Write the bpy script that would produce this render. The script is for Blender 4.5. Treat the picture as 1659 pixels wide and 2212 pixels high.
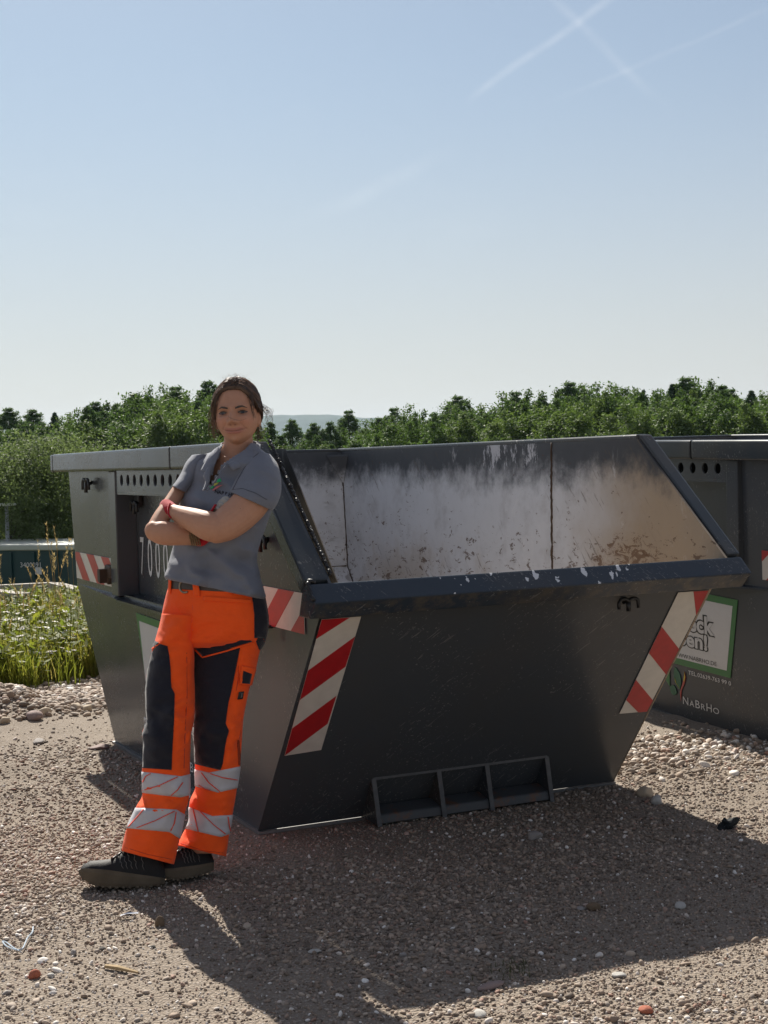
import bpy, bmesh, math, random
import numpy as np
from mathutils import Vector, Matrix, Euler
for o in list(bpy.data.objects):
    bpy.data.objects.remove(o)
SC = bpy.context.scene
COL = SC.collection
rad = math.radians

# ------------------------------------------------------------------ camera
# world frame: X right across the skip, Y along the skip (away), Z up
CAM = np.array([-1.9273, -5.231, 1.4226])
YAW, PITCH, ROLL, FPX, PW, PH = 0.4449, -0.0346, -0.0254, 3129.9, 1659.0, 2212.0
def _axes():
    f = np.array([math.sin(YAW) * math.cos(PITCH), math.cos(YAW) * math.cos(PITCH), math.sin(PITCH)])
    r = np.array([math.cos(YAW), -math.sin(YAW), 0.0])
    u = np.cross(r, f)
    r2 = r * math.cos(ROLL) + u * math.sin(ROLL)
    u2 = -r * math.sin(ROLL) + u * math.cos(ROLL)
    return f, r2, u2
FW, RT, UP = _axes()
cd = bpy.data.cameras.new("camera")
cd.sensor_fit = 'VERTICAL'
cd.sensor_height = 36.0
cd.sensor_width = 27.0
cd.lens = 36.0 * FPX / PH
cd.clip_start = 0.1
cd.clip_end = 30000
cam = bpy.data.objects.new("camera", cd)
COL.objects.link(cam)
m = Matrix.Identity(4)
for i in range(3):
    m[i][0], m[i][1], m[i][2], m[i][3] = RT[i], UP[i], -FW[i], CAM[i]
cam.matrix_world = m
SC.camera = cam

def PXL(x, y, dep):
    """surveyed point: a spot of the photograph at a measured distance along the view axis"""
    q = FW * FPX + RT * (x - PW / 2) - UP * (y - PH / 2)
    return CAM + q * (dep / FPX)
def PXA(x, y, dep):
    x = np.asarray(x, float); y = np.asarray(y, float); dep = np.asarray(dep, float)
    q = FW[None] * FPX + RT[None] * (x.ravel()[:, None] - PW / 2) - UP[None] * (y.ravel()[:, None] - PH / 2)
    return CAM[None] + q * (dep.ravel()[:, None] / FPX)

# ------------------------------------------------------------------ node helpers
def nd(nt, typ, **kw):
    n = nt.nodes.new(typ)
    for k, v in kw.items():
        setattr(n, k, v)
    return n
def put(nt, sock, v):
    if hasattr(v, 'is_linked') or isinstance(v, bpy.types.NodeSocket):
        nt.links.new(v, sock)
    elif v is not None:
        if sock.type == 'RGBA' and len(v) == 3:
            v = (*v, 1.0)
        sock.default_value = v
def mth(nt, op, a, b=None, c=None, clamp=False):
    n = nd(nt, 'ShaderNodeMath', operation=op, use_clamp=clamp)
    put(nt, n.inputs[0], a)
    if b is not None: put(nt, n.inputs[1], b)
    if c is not None: put(nt, n.inputs[2], c)
    return n.outputs[0]
def vmt(nt, op, a, b=None):
    n = nd(nt, 'ShaderNodeVectorMath', operation=op)
    put(nt, n.inputs[0], a)
    if b is not None:
        put(nt, n.inputs[3] if op == 'SCALE' else n.inputs[1], b)
    return n.outputs['Value'] if op in ('DOT_PRODUCT', 'LENGTH') else n.outputs[0]
def mix(nt, fac, a, b, blend='MIX'):
    n = nd(nt, 'ShaderNodeMix', data_type='RGBA', blend_type=blend)
    put(nt, n.inputs[0], fac); put(nt, n.inputs[6], a); put(nt, n.inputs[7], b)
    return n.outputs[2]
def noi(nt, vec, scale, detail=4.0, rough=0.55, dist=0.0):
    n = nd(nt, 'ShaderNodeTexNoise')
    put(nt, n.inputs['Vector'], vec)
    n.inputs['Scale'].default_value = scale; n.inputs['Detail'].default_value = detail
    n.inputs['Roughness'].default_value = rough; n.inputs['Distortion'].default_value = dist
    return n.outputs['Fac']
def step(nt, v, lo, hi):
    n = nd(nt, 'ShaderNodeMapRange', interpolation_type='SMOOTHSTEP')
    put(nt, n.inputs['Value'], v)
    put(nt, n.inputs['From Min'], lo); put(nt, n.inputs['From Max'], hi)
    return n.outputs['Result']
def scl(nt, vec, s, rot=None):
    """turn the coordinates first, then stretch them"""
    if rot:
        r = nd(nt, 'ShaderNodeMapping'); put(nt, r.inputs['Vector'], vec); r.inputs['Rotation'].default_value = rot
        vec = r.outputs[0]
    n = nd(nt, 'ShaderNodeMapping')
    put(nt, n.inputs['Vector'], vec)
    n.inputs['Scale'].default_value = s
    return n.outputs[0]

# ------------------------------------------------------------------ sky, sun, exposure
SUN_AZ, SUN_EL = 0.152, 0.7276          # azimuth from +Y towards +X, elevation
SUN_DIR = Vector((math.sin(SUN_AZ) * math.cos(SUN_EL), math.cos(SUN_AZ) * math.cos(SUN_EL), math.sin(SUN_EL)))
world = bpy.data.worlds.new("World")
SC.world = world
world.use_nodes = True
wt = world.node_tree
wt.nodes.clear()
sky = nd(wt, 'ShaderNodeTexSky', sky_type='NISHITA')
sky.sun_disc = False
sky.sun_elevation = SUN_EL
sky.sun_rotation = SUN_AZ
sky.altitude = 300
sky.air_density = 1.0
sky.dust_density = 0.6
sky.ozone_density = 2.0
geo = nd(wt, 'ShaderNodeTexCoord')
gdir = vmt(wt, 'NORMALIZE', geo.outputs['Generated'])
def pixdir(x, y):
    q = FW * FPX + RT * (x - PW / 2) - UP * (y - PH / 2)
    return q / np.linalg.norm(q)
def contrail(p0, p1, width, soft0, soft1):
    a, b = pixdir(*p0), pixdir(*p1)
    n = np.cross(a, b); L = np.linalg.norm(n); n /= L
    t = b - a * (a @ b); t /= np.linalg.norm(t)
    tn = math.atan2(b @ t, b @ a)
    wob = noi(wt, gdir, 9.0, 3.0)
    d = mth(wt, 'ADD', vmt(wt, 'DOT_PRODUCT', gdir, tuple(n)), mth(wt, 'MULTIPLY', mth(wt, 'SUBTRACT', wob, 0.5), 0.012))
    d = mth(wt, 'ABSOLUTE', d)
    s = vmt(wt, 'DOT_PRODUCT', gdir, tuple(t))
    patchy = step(wt, noi(wt, gdir, 60.0, 4.0), 0.25, 0.7)
    w = mth(wt, 'SUBTRACT', 1.0, step(wt, d, 0.0, width))
    along = mth(wt, 'MULTIPLY', step(wt, s, -soft0, soft0), mth(wt, 'SUBTRACT', 1.0, step(wt, s, math.sin(tn) - soft1, math.sin(tn) + soft1)))
    return mth(wt, 'MULTIPLY', mth(wt, 'MULTIPLY', w, along), mth(wt, 'ADD', 0.45, mth(wt, 'MULTIPLY', patchy, 0.55)))
ct = contrail((1030, 208), (1420, -75), 0.0044, 0.012, 0.03)
c2 = contrail((1190, -6), (1400, 190), 0.0050, 0.02, 0.03)
c3 = contrail((1240, 195), (1690, 5), 0.0032, 0.03, 0.03)
c4 = contrail((690, 460), (930, 345), 0.008, 0.03, 0.03)
trail = mth(wt, 'ADD', mth(wt, 'MULTIPLY', ct, 0.12), mth(wt, 'MULTIPLY', c2, 0.08))
trail = mth(wt, 'ADD', trail, mth(wt, 'ADD', mth(wt, 'MULTIPLY', c3, 0.05), mth(wt, 'MULTIPLY', c4, 0.07)))
cirr = step(wt, noi(wt, scl(wt, gdir, (1.0, 1.0, 2.5)), 7.0, 5.0, 0.6), 0.55, 0.9)
trail = mth(wt, 'ADD', trail, mth(wt, 'MULTIPLY', cirr, 0.05))
SKY_TINT = (0.74, 0.85, 0.845)
skyc = mix(wt, 1.0, sky.outputs[0], SKY_TINT, 'MULTIPLY')
zc = nd(wt, 'ShaderNodeSeparateXYZ'); put(wt, zc.inputs[0], gdir)
hz = mth(wt, 'SUBTRACT', 1.0, step(wt, zc.outputs[2], -0.05, 0.30))
SKY_GREY = (6.2, 5.4, 5.05)             # thin high cloud veil, even all round
veil = mix(wt, mth(wt, 'ADD', 0.26, mth(wt, 'MULTIPLY', hz, 0.58)), skyc, SKY_GREY)
skyf = mix(wt, trail, veil, (11.0, 11.0, 11.0))
bg = nd(wt, 'ShaderNodeBackground')
put(wt, bg.inputs['Color'], skyf)
bg.inputs['Strength'].default_value = 0.050
wo = nd(wt, 'ShaderNodeOutputWorld')
wt.links.new(bg.outputs[0], wo.inputs['Surface'])

sd = bpy.data.lights.new("sun", 'SUN')
sd.energy = 4.0
sd.angle = rad(0.5)
sd.color = (1.0, 0.94, 0.84)
sun = bpy.data.objects.new("sun", sd)
COL.objects.link(sun)
sun.rotation_euler = SUN_DIR.to_track_quat('Z', 'Y').to_euler()
sun.location = (0, 20, 30)
SC.view_settings.view_transform = 'Standard'
SC.view_settings.look = 'None'
SC.view_settings.exposure = 1.08
SC.view_settings.gamma = 1.0
SC.view_settings.use_curve_mapping = False
SC.render.engine = 'CYCLES'
SC.cycles.max_bounces = 8
SC.cycles.transparent_max_bounces = 12

# ------------------------------------------------------------------ object helpers
def tag(o, label=None, cat=None, group=None, kind=None):
    if label: o['label'] = label
    if cat: o['category'] = cat
    if group: o['group'] = group
    if kind: o['kind'] = kind
    return o
def link(name, data, parent=None):
    o = bpy.data.objects.new(name, data)
    COL.objects.link(o)
    if parent is not None:
        o.parent = parent
    return o
def thing(name, label, cat, loc=(0, 0, 0), rot=(0, 0, 0), group=None):
    o = link(name, None)
    o.empty_display_size = 0.2
    o.location = loc; o.rotation_euler = rot
    return tag(o, label, cat, group)
def mesh(name, V, F, mat=None, parent=None, smooth=False, mats=None, fm=None):
    me = bpy.data.meshes.new(name)
    me.from_pydata([tuple(v) for v in V], [], [tuple(f) for f in F])
    for mm in (mats or ([mat] if mat else [])):
        me.materials.append(mm)
    if fm is not None:
        me.polygons.foreach_set('material_index', np.asarray(fm, dtype=np.int32))
    if smooth:
        me.polygons.foreach_set('use_smooth', np.ones(len(me.polygons), dtype=bool))
    me.update()
    return link(name, me, parent)
def vattr(me, name, vals, typ='FLOAT', dom='POINT'):
    a = me.attributes.new(name, typ, dom)
    vals = np.asarray(vals, np.float32).ravel()
    a.data.foreach_set({'FLOAT': 'value', 'FLOAT_VECTOR': 'vector', 'FLOAT_COLOR': 'color', 'INT': 'value'}[typ], vals if typ != 'INT' else vals.astype(np.int32))
def bm_obj(name, bm, mat, parent=None, smooth=False):
    me = bpy.data.meshes.new(name)
    bmesh.ops.recalc_face_normals(bm, faces=bm.faces)
    bm.to_mesh(me); bm.free()
    if mat: me.materials.append(mat)
    if smooth:
        me.polygons.foreach_set('use_smooth', np.ones(len(me.polygons), dtype=bool))
    return link(name, me, parent)
def prism(bm, poly, off):
    """closed solid: polygon swept along off"""
    a = [bm.verts.new(tuple(p)) for p in poly]
    b = [bm.verts.new(tuple(np.asarray(p) + np.asarray(off))) for p in poly]
    n = len(a)
    bm.faces.new(a); bm.faces.new(b[::-1])
    for i in range(n):
        j = (i + 1) % n
        bm.faces.new((a[j], a[i], b[i], b[j]))
def box(bm, c0, c1):
    x0, y0, z0 = c0; x1, y1, z1 = c1
    prism(bm, [(x0, y0, z0), (x1, y0, z0), (x1, y1, z0), (x0, y1, z0)], (0, 0, z1 - z0))
def bevel(bm, w, seg=1):
    bmesh.ops.recalc_face_normals(bm, faces=bm.faces)
    bmesh.ops.bevel(bm, geom=[e for e in bm.edges if len(e.link_faces) == 2 and e.calc_face_angle(0) > 0.4], offset=w, segments=seg, affect='EDGES', profile=0.6, clamp_overlap=True)
def tube(V, F, pts, r, n=8, cap=True):
    """appends a round tube along pts to vertex / face lists"""
    pts = [np.asarray(p, float) for p in pts]
    rr = r if hasattr(r, '__len__') else [r] * len(pts)
    base = len(V)
    ref = np.array([0.3, 0.2, 0.93])
    for i, p in enumerate(pts):
        t = pts[min(i + 1, len(pts) - 1)] - pts[max(i - 1, 0)]
        t = t / (np.linalg.norm(t) + 1e-9)
        a = ref - t * (ref @ t)
        if np.linalg.norm(a) < 0.1:
            a = np.array([1.0, 0, 0]) - t * t[0]
        a /= np.linalg.norm(a); ref = a
        b = np.cross(t, a)
        for k in range(n):
            th = 2 * math.pi * k / n
            V.append(p + rr[i] * (math.cos(th) * a + math.sin(th) * b))
    for i in range(len(pts) - 1):
        for k in range(n):
            k2 = (k + 1) % n
            F.append((base + i * n + k, base + i * n + k2, base + (i + 1) * n + k2, base + (i + 1) * n + k))
    if cap:
        F.append(tuple(base + k for k in range(n))[::-1])
        F.append(tuple(base + (len(pts) - 1) * n + k for k in range(n)))
def smoothpath(pts, n):
    """Catmull-Rom through rows of numbers"""
    P = np.asarray(pts, float)
    Q = np.vstack([2 * P[0] - P[1], P, 2 * P[-1] - P[-2]])
    out = []
    ts = np.linspace(0, len(P) - 1, n)
    for t in ts:
        i = min(int(t), len(P) - 2); f = t - i
        p0, p1, p2, p3 = Q[i], Q[i + 1], Q[i + 2], Q[i + 3]
        out.append(0.5 * ((2 * p1) + (-p0 + p2) * f + (2 * p0 - 5 * p1 + 4 * p2 - p3) * f * f + (-p0 + 3 * p1 - 3 * p2 + p3) * f ** 3))
    return np.array(out)
# smooth lattice noise for shaping geometry
_rs = np.random.RandomState(7)
_LAT = _rs.rand(64, 64, 64).astype(np.float32)
def vnoise(P):
    P = np.asarray(P, float)
    i = np.floor(P).astype(int); f = P - i; f = f * f * (3 - 2 * f)
    r = 0
    for dx in (0, 1):
        for dy in (0, 1):
            for dz in (0, 1):
                w = (f[:, 0] if dx else 1 - f[:, 0]) * (f[:, 1] if dy else 1 - f[:, 1]) * (f[:, 2] if dz else 1 - f[:, 2])
                r = r + w * _LAT[(i[:, 0] + dx) & 63, (i[:, 1] + dy) & 63, (i[:, 2] + dz) & 63]
    return r * 2 - 1
def fbm(P, octv=4):
    P = np.asarray(P, float); a = 1.0; s = 0; t = 0
    for k in range(octv):
        s = s + a * vnoise(P * 2 ** k + 17.3 * k); t += a; a *= 0.5
    return s / t

# ------------------------------------------------------------------ materials
def newmat(name):
    mt = bpy.data.materials.new(name)
    mt.use_nodes = True
    nt = mt.node_tree
    bs = nt.nodes['Principled BSDF']
    tc = nd(nt, 'ShaderNodeTexCoord')
    return mt, nt, bs, tc.outputs['Object']
def bump(nt, bs, h, strength=0.3, dist=0.01):
    b = nd(nt, 'ShaderNodeBump')
    b.inputs['Strength'].default_value = strength; b.inputs['Distance'].default_value = dist
    put(nt, b.inputs['Height'], h)
    nt.links.new(b.outputs[0], bs.inputs['Normal'])
def plain(name, col, rough=0.6, spec=0.5, metal=0.0, var=0.15, vscale=20.0, bmp=0.0, bscale=200.0, sheen=0.0):
    mt, nt, bs, oc = newmat(name)
    n = noi(nt, oc, vscale, 4.0)
    c = mix(nt, n, tuple(x * (1 - var) for x in col), tuple(min(1, x * (1 + var)) for x in col))
    put(nt, bs.inputs['Base Color'], c)
    bs.inputs['Roughness'].default_value = rough
    bs.inputs['Specular IOR Level'].default_value = spec
    bs.inputs['Metallic'].default_value = metal
    if sheen:
        bs.inputs['Sheen Weight'].default_value = sheen
    if bmp:
        bump(nt, bs, noi(nt, oc, bscale, 3.0), bmp, 0.002)
    return mt
def sepxyz(nt, v):
    n = nd(nt, 'ShaderNodeSeparateXYZ'); put(nt, n.inputs[0], v)
    return n.outputs

def make_paint(name, base=(0.062, 0.069, 0.077), dusty=0.24, splat=False):
    mt, nt, bs, oc = newmat(name)
    big = noi(nt, oc, 2.2, 5.0, 0.6)
    c = mix(nt, mth(nt, 'MULTIPLY', step(nt, big, 0.4, 0.75), dusty), base, (0.085, 0.072, 0.055))
    fine = noi(nt, oc, 45.0, 5.0, 0.7)
    c = mix(nt, mth(nt, 'MULTIPLY', step(nt, fine, 0.60, 0.72), 0.22), c, (0.14, 0.13, 0.12))
    sc1 = noi(nt, scl(nt, oc, (60, 60, 5), (0.5, 0.5, 0.1)), 1.6, 3.0, 0.6)
    sc2 = noi(nt, scl(nt, oc, (90, 90, 8), (-0.6, -0.7, 0.3)), 1.2, 3.0, 0.6)
    patch = step(nt, noi(nt, oc, 3.1, 3.0), 0.46, 0.60)
    scr = mth(nt, 'MULTIPLY', mth(nt, 'MAXIMUM', step(nt, sc1, 0.63, 0.68), step(nt, sc2, 0.64, 0.69)), patch)
    c = mix(nt, mth(nt, 'MULTIPLY', scr, 0.5), c, (0.25, 0.24, 0.22))
    vor = nd(nt, 'ShaderNodeTexVoronoi'); put(nt, vor.inputs['Vector'], oc); vor.inputs['Scale'].default_value = 16.0
    chip = mth(nt, 'MULTIPLY', mth(nt, 'LESS_THAN', vor.outputs['Distance'], mth(nt, 'MULTIPLY', noi(nt, oc, 30.0, 2.0), 0.10)), step(nt, noi(nt, oc, 2.6, 3.0), 0.56, 0.68))
    c = mix(nt, mth(nt, 'MULTIPLY', chip, 0.5), c, (0.33, 0.32, 0.30))
    rust = step(nt, noi(nt, oc, 6.5, 6.0, 0.7), 0.685, 0.74)
    c = mix(nt, mth(nt, 'MULTIPLY', rust, 0.45), c, (0.11, 0.045, 0.02))
    if splat:
        # dried white paint spattered along the front lip
        x, y, z = sepxyz(nt, oc)
        zone = mth(nt, 'MULTIPLY', step(nt, x, 0.15, 0.75), mth(nt, 'SUBTRACT', 1.0, step(nt, x, 1.12, 1.30)))
        wob = noi(nt, oc, 55.0, 3.0)
        vv = nd(nt, 'ShaderNodeTexVoronoi'); vv.inputs['Scale'].default_value = 40.0
        put(nt, vv.inputs['Vector'], vmt(nt, 'ADD', scl(nt, oc, (1.0, 0.45, 0.45), (0, 0, 0.25)), vmt(nt, 'SCALE', (0.02, 0.02, 0.02), wob)))
        rnd = sepxyz(nt, vv.outputs['Color'])
        rad_ = mth(nt, 'MULTIPLY', mth(nt, 'MULTIPLY', zone, mth(nt, 'ADD', 0.08, mth(nt, 'MULTIPLY', rnd[1], 0.40))), mth(nt, 'GREATER_THAN', rnd[0], 0.30))
        sm = mth(nt, 'MULTIPLY', mth(nt, 'LESS_THAN', mth(nt, 'ADD', vv.outputs['Distance'], mth(nt, 'MULTIPLY', mth(nt, 'SUBTRACT', wob, 0.5), 0.3)), rad_), mth(nt, 'GREATER_THAN', z, 0.962))
        # dry brown dirt and scuffs under the lip
        und = mth(nt, 'SUBTRACT', 1.0, step(nt, z, 0.955, 0.965))
        c = mix(nt, mth(nt, 'MULTIPLY', und, mth(nt, 'MULTIPLY', step(nt, noi(nt, scl(nt, oc, (9, 9, 9), (0, 0.6, 0)), 1.6, 5.0, 0.7), 0.4, 0.65), 0.6)), c, (0.12, 0.10, 0.075))
        c = mix(nt, sm, c, (0.62, 0.63, 0.64))
    put(nt, bs.inputs['Base Color'], c)
    r = mth(nt, 'ADD', 0.15, mth(nt, 'MULTIPLY', big, 0.16))
    put(nt, bs.inputs['Roughness'], mth(nt, 'ADD', r, mth(nt, 'MULTIPLY', scr, 0.2)))
    bs.inputs['Specular IOR Level'].default_value = 0.32
    h = mth(nt, 'ADD', mth(nt, 'MULTIPLY', noi(nt, oc, 1.7, 2.0), 1.0), mth(nt, 'MULTIPLY', noi(nt, oc, 160.0, 2.0), 0.012))
    bump(nt, bs, h, 0.55, 0.012)
    return mt
M_PAINT = make_paint("anthracite_paint")
M_PAINT_LIP = make_paint("anthracite_paint_spattered", (0.030, 0.042, 0.058), 0.25, True)
M_RIM = make_paint("worn_rim_paint", (0.036, 0.045, 0.054), 0.55)

def make_inner():
    """worn bare interior plate: paint left along the top, dust, rust, scrapes"""
    mt, nt, bs, oc = newmat("worn_steel_interior")
    x, y, z = sepxyz(nt, oc)
    big = noi(nt, oc, 1.9, 5.0, 0.6)
    mid = noi(nt, oc, 7.0, 6.0, 0.65)
    c = mix(nt, big, (0.49, 0.495, 0.515), (0.65, 0.655, 0.675))
    c = mix(nt, mth(nt, 'MULTIPLY', step(nt, mid, 0.45, 0.75), 0.45), c, (0.30, 0.28, 0.275))
    streak = noi(nt, vmt(nt, 'ADD', scl(nt, oc, (7, 7, 1.6)), vmt(nt, 'SCALE', (1.2, 1.2, 0.6), noi(nt, oc, 3.0, 3.0))), 1.3, 6.0, 0.7)
    c = mix(nt, mth(nt, 'MULTIPLY', step(nt, streak, 0.50, 0.80), 0.25), c, (0.70, 0.70, 0.72))
    # ochre dust where clay was tipped over the open end
    dust = step(nt, mth(nt, 'ADD', mth(nt, 'MULTIPLY', y, -1.0), mth(nt, 'MULTIPLY', mth(nt, 'SUBTRACT', big, 0.5), 0.9)), -0.42, 0.28)
    low = mth(nt, 'SUBTRACT', 1.0, step(nt, mth(nt, 'ADD', z, mth(nt, 'MULTIPLY', mth(nt, 'SUBTRACT', mid, 0.5), 0.5)), 0.80, 1.05))
    dst = mth(nt, 'MAXIMUM', mth(nt, 'MULTIPLY', dust, 0.85), mth(nt, 'MULTIPLY', low, mth(nt, 'MULTIPLY', step(nt, big, 0.45, 0.62), 0.5)))
    c = mix(nt, dst, c, mix(nt, mid, (0.20, 0.13, 0.06), (0.37, 0.27, 0.155)))
    # remaining dark paint towards the top edge
    edge = mth(nt, 'ADD', z, mth(nt, 'MULTIPLY', mth(nt, 'SUBTRACT', noi(nt, scl(nt, oc, (1.6, 1.3, 1.2)), 3.0, 7.0, 0.72), 0.5), 0.42))
    pm = step(nt, edge, 1.25, 1.42)
    c = mix(nt, mth(nt, 'MULTIPLY', pm, 0.96), c, (0.028, 0.031, 0.037))
    # scraped whitish patch under the top edge
    sp = noi(nt, scl(nt, oc, (9, 9, 2.6), (0.12, 0.0, 0)), 1.6, 7.0, 0.78)
    zone = mth(nt, 'MULTIPLY', mth(nt, 'MULTIPLY', step(nt, y, 0.42, 0.62), mth(nt, 'SUBTRACT', 1.0, step(nt, y, 1.15, 1.55))), step(nt, mth(nt, 'ADD', z, mth(nt, 'MULTIPLY', mth(nt, 'SUBTRACT', mid, 0.5), 0.3)), 1.20, 1.40))
    spm = step(nt, sp, mth(nt, 'SUBTRACT', 0.88, mth(nt, 'MULTIPLY', zone, 0.36)), mth(nt, 'SUBTRACT', 0.94, mth(nt, 'MULTIPLY', zone, 0.36)))
    c = mix(nt, mth(nt, 'MULTIPLY', spm, 0.9), c, (0.52, 0.52, 0.55))
    # thin scratches, dark and light, in bunches
    cl0 = noi(nt, oc, 2.7, 3.0, 0.6)
    s1 = noi(nt, scl(nt, oc, (8, 46, 6), (0.75, 0.0, 0.0)), 1.2, 3.0, 0.6)
    s2 = noi(nt, scl(nt, oc, (8, 46, 5), (-0.35, 0.0, 0.0)), 1.3, 3.0, 0.6)
    c = mix(nt, mth(nt, 'MULTIPLY', mth(nt, 'MULTIPLY', step(nt, s1, 0.61, 0.66), step(nt, cl0, 0.46, 0.58)), 0.55), c, (0.09, 0.065, 0.045))
    c = mix(nt, mth(nt, 'MULTIPLY', mth(nt, 'MULTIPLY', step(nt, s2, 0.64, 0.69), step(nt, cl0, 0.42, 0.3)), 0.4), c, (0.55, 0.54, 0.53))
    # rust flecks, denser low down and near the open end
    fl = noi(nt, scl(nt, oc, (1.0, 0.42, 0.95)), 34.0, 5.0, 0.72, 0.6)
    cl = noi(nt, oc, 4.3, 3.0, 0.6)
    dens = mth(nt, 'ADD', mth(nt, 'MULTIPLY', mth(nt, 'SUBTRACT', 1.0, step(nt, z, 0.85, 1.3)), 0.09), mth(nt, 'MULTIPLY', step(nt, cl, 0.5, 0.75), 0.10))
    flm = mth(nt, 'GREATER_THAN', fl, mth(nt, 'SUBTRACT', 0.685, dens))
    c = mix(nt, mth(nt, 'MULTIPLY', flm, 0.8), c, (0.085, 0.042, 0.018))
    # rust blotches eaten into the plate beside the seam and down to the lip
    rz = mth(nt, 'MULTIPLY', mth(nt, 'MULTIPLY', step(nt, y, -0.62, -0.25), mth(nt, 'SUBTRACT', 1.0, step(nt, y, 0.30, 0.62))), mth(nt, 'SUBTRACT', 1.0, step(nt, z, 1.05, 1.34)))
    rb = mth(nt, 'MULTIPLY', noi(nt, scl(nt, oc, (1, 0.6, 1)), 7.0, 3.0, 0.6), noi(nt, scl(nt, oc, (1, 0.5, 1)), 30.0, 6.0, 0.8, 1.0))
    rbm = step(nt, rb, mth(nt, 'SUBTRACT', 0.40, mth(nt, 'MULTIPLY', rz, 0.095)), mth(nt, 'SUBTRACT', 0.43, mth(nt, 'MULTIPLY', rz, 0.095)))
    c = mix(nt, mth(nt, 'MULTIPLY', rbm, 0.85), c, mix(nt, mid, (0.06, 0.028, 0.012), (0.17, 0.085, 0.035)))
    pale = step(nt, noi(nt, oc, 3.3, 6.0, 0.7, 0.8), 0.60, 0.72)
    c = mix(nt, mth(nt, 'MULTIPLY', pale, 0.5), c, (0.68, 0.67, 0.67))
    put(nt, bs.inputs['Base Color'], c)
    put(nt, bs.inputs['Roughness'], mth(nt, 'ADD', 0.46, mth(nt, 'MULTIPLY', mid, 0.25)))
    bs.inputs['Specular IOR Level'].default_value = 0.5
    bump(nt, bs, mth(nt, 'ADD', noi(nt, oc, 2.0, 2.0), mth(nt, 'MULTIPLY', fl, 0.05)), 0.4, 0.02)
    return mt
M_INNER = make_inner()
M_RUSTY = plain("rusty_steel", (0.07, 0.045, 0.03), 0.6, 0.4, 0.3, 0.6, 12.0, 0.4, 80)
M_BLACK = plain("black_steel", (0.012, 0.012, 0.013), 0.45, 0.5)
M_DARK_GAP = plain("joint_and_shade_black", (0.004, 0.004, 0.004), 0.9, 0.1)  # black of the rim joint and of the shade painted behind the beam holes
M_EDGE = plain("bare_edge_steel", (0.16, 0.155, 0.15), 0.5, 0.5, 0.3, 0.4, 30)
M_RED = plain("red_reflective_sheet", (0.42, 0.014, 0.018), 0.36, 0.5, 0, 0.30, 22)
M_WHITE = plain("white_reflective_sheet", (0.62, 0.585, 0.525), 0.36, 0.5, 0, 0.16, 22)
M_GREEN = plain("green_print", (0.035, 0.16, 0.045), 0.35, 0.5, 0, 0.05)
M_SIGNW = plain("white_print", (0.55, 0.55, 0.55), 0.35, 0.5, 0, 0.05)
M_INK = plain("black_print", (0.012, 0.012, 0.013), 0.4, 0.4)
M_LETTER = plain("white_lettering", (0.66, 0.66, 0.65), 0.5, 0.4, 0, 0.12, 60)
M_LOGO_D = plain("deep_green_print", (0.008, 0.11, 0.055), 0.35)
M_LOGO_Y = plain("yellow_print", (0.55, 0.42, 0.03), 0.35)
M_LOGO_R = plain("red_print", (0.40, 0.05, 0.045), 0.35)
# ------------------------------------------------------------------ ground
def smooth01(t):
    t = np.clip(t, 0, 1); return t * t * (3 - 2 * t)
def terrain(X, Y):
    X = np.asarray(X, float); Y = np.asarray(Y, float)
    dist = np.hypot(X - CAM[0], Y - CAM[1])
    P = np.stack([X, Y, 0 * X], -1).reshape(-1, 3)
    z = 0.014 * fbm(P * 1.3, 3).reshape(X.shape) + 0.006 * fbm(P * 7.0 + 5, 2).reshape(X.shape)
    near = np.exp(-(dist / 60) ** 2)
    z = z * near
    # the skip stands on a levelled patch
    flat = smooth01((np.maximum(np.maximum(-0.9 - Y, Y - 2.3), np.maximum(-0.1 - X, X - 1.75)) + 0.15) / 0.4)
    z = z * (0.25 + 0.75 * flat)
    # wheel ruts on the left
    nx = 0.06 * fbm(P * np.array([2.0, 0.7, 1]) + 3, 2).reshape(X.shape)
    for y0, w, h in ((2.55, 0.10, 0.05), (1.75, 0.12, 0.045), (1.15, 0.09, 0.03)):
        z = z + h * np.exp(-((Y - y0 - nx - 0.05 * X) / w) ** 2) * smooth01((-0.35 - X) / 0.4)
    # heaped gravel along the edge of the grass
    edge = 3.75 + 0.25 * fbm(P * 0.9 + 9, 2).reshape(X.shape)
    z = z + (0.11 + 0.05 * fbm(P * 3.1 + 2, 3).reshape(X.shape)) * np.exp(-((Y - edge) / 0.42) ** 2) * smooth01((-0.02 - X) / 0.25 + 0.2)
    # small hump thrown up beside the boots
    q = PXL(470, 1945, 4.83)
    z = z + 0.02 * np.exp(-(((X - q[0]) / 0.09) ** 2 + ((Y - q[1]) / 0.06) ** 2))
    # the land drops behind the yard
    z = z - 1.2 * smooth01((Y - 8.6) / 9) - 1.0 * smooth01((dist - 36) / 30) - 30 * smooth01((dist - 110) / 700)
    return z
def ax(a0, a1, fine0, fine1, st):
    c = list(np.arange(fine0, fine1, st))
    s, x = st, fine0
    L = []
    while x > a0:
        s *= 1.22; x -= s; L.append(x)
    R, s, x = [], st, c[-1]
    while x < a1:
        s *= 1.22; x += s; R.append(x)
    return np.array(L[::-1] + c + R)
gx = ax(-4000, 4000, -3.6, 4.4, 0.035)
gy = ax(-60, 6000, -3.2, 5.2, 0.035)
GX, GY = np.meshgrid(gx, gy)
GZ = terrain(GX, GY)
def gridfaces(nr, nc):
    i = np.arange(nr - 1)[:, None] * nc + np.arange(nc - 1)[None]
    return np.stack([i, i + 1, i + nc + 1, i + nc], -1).reshape(-1, 4)
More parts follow.
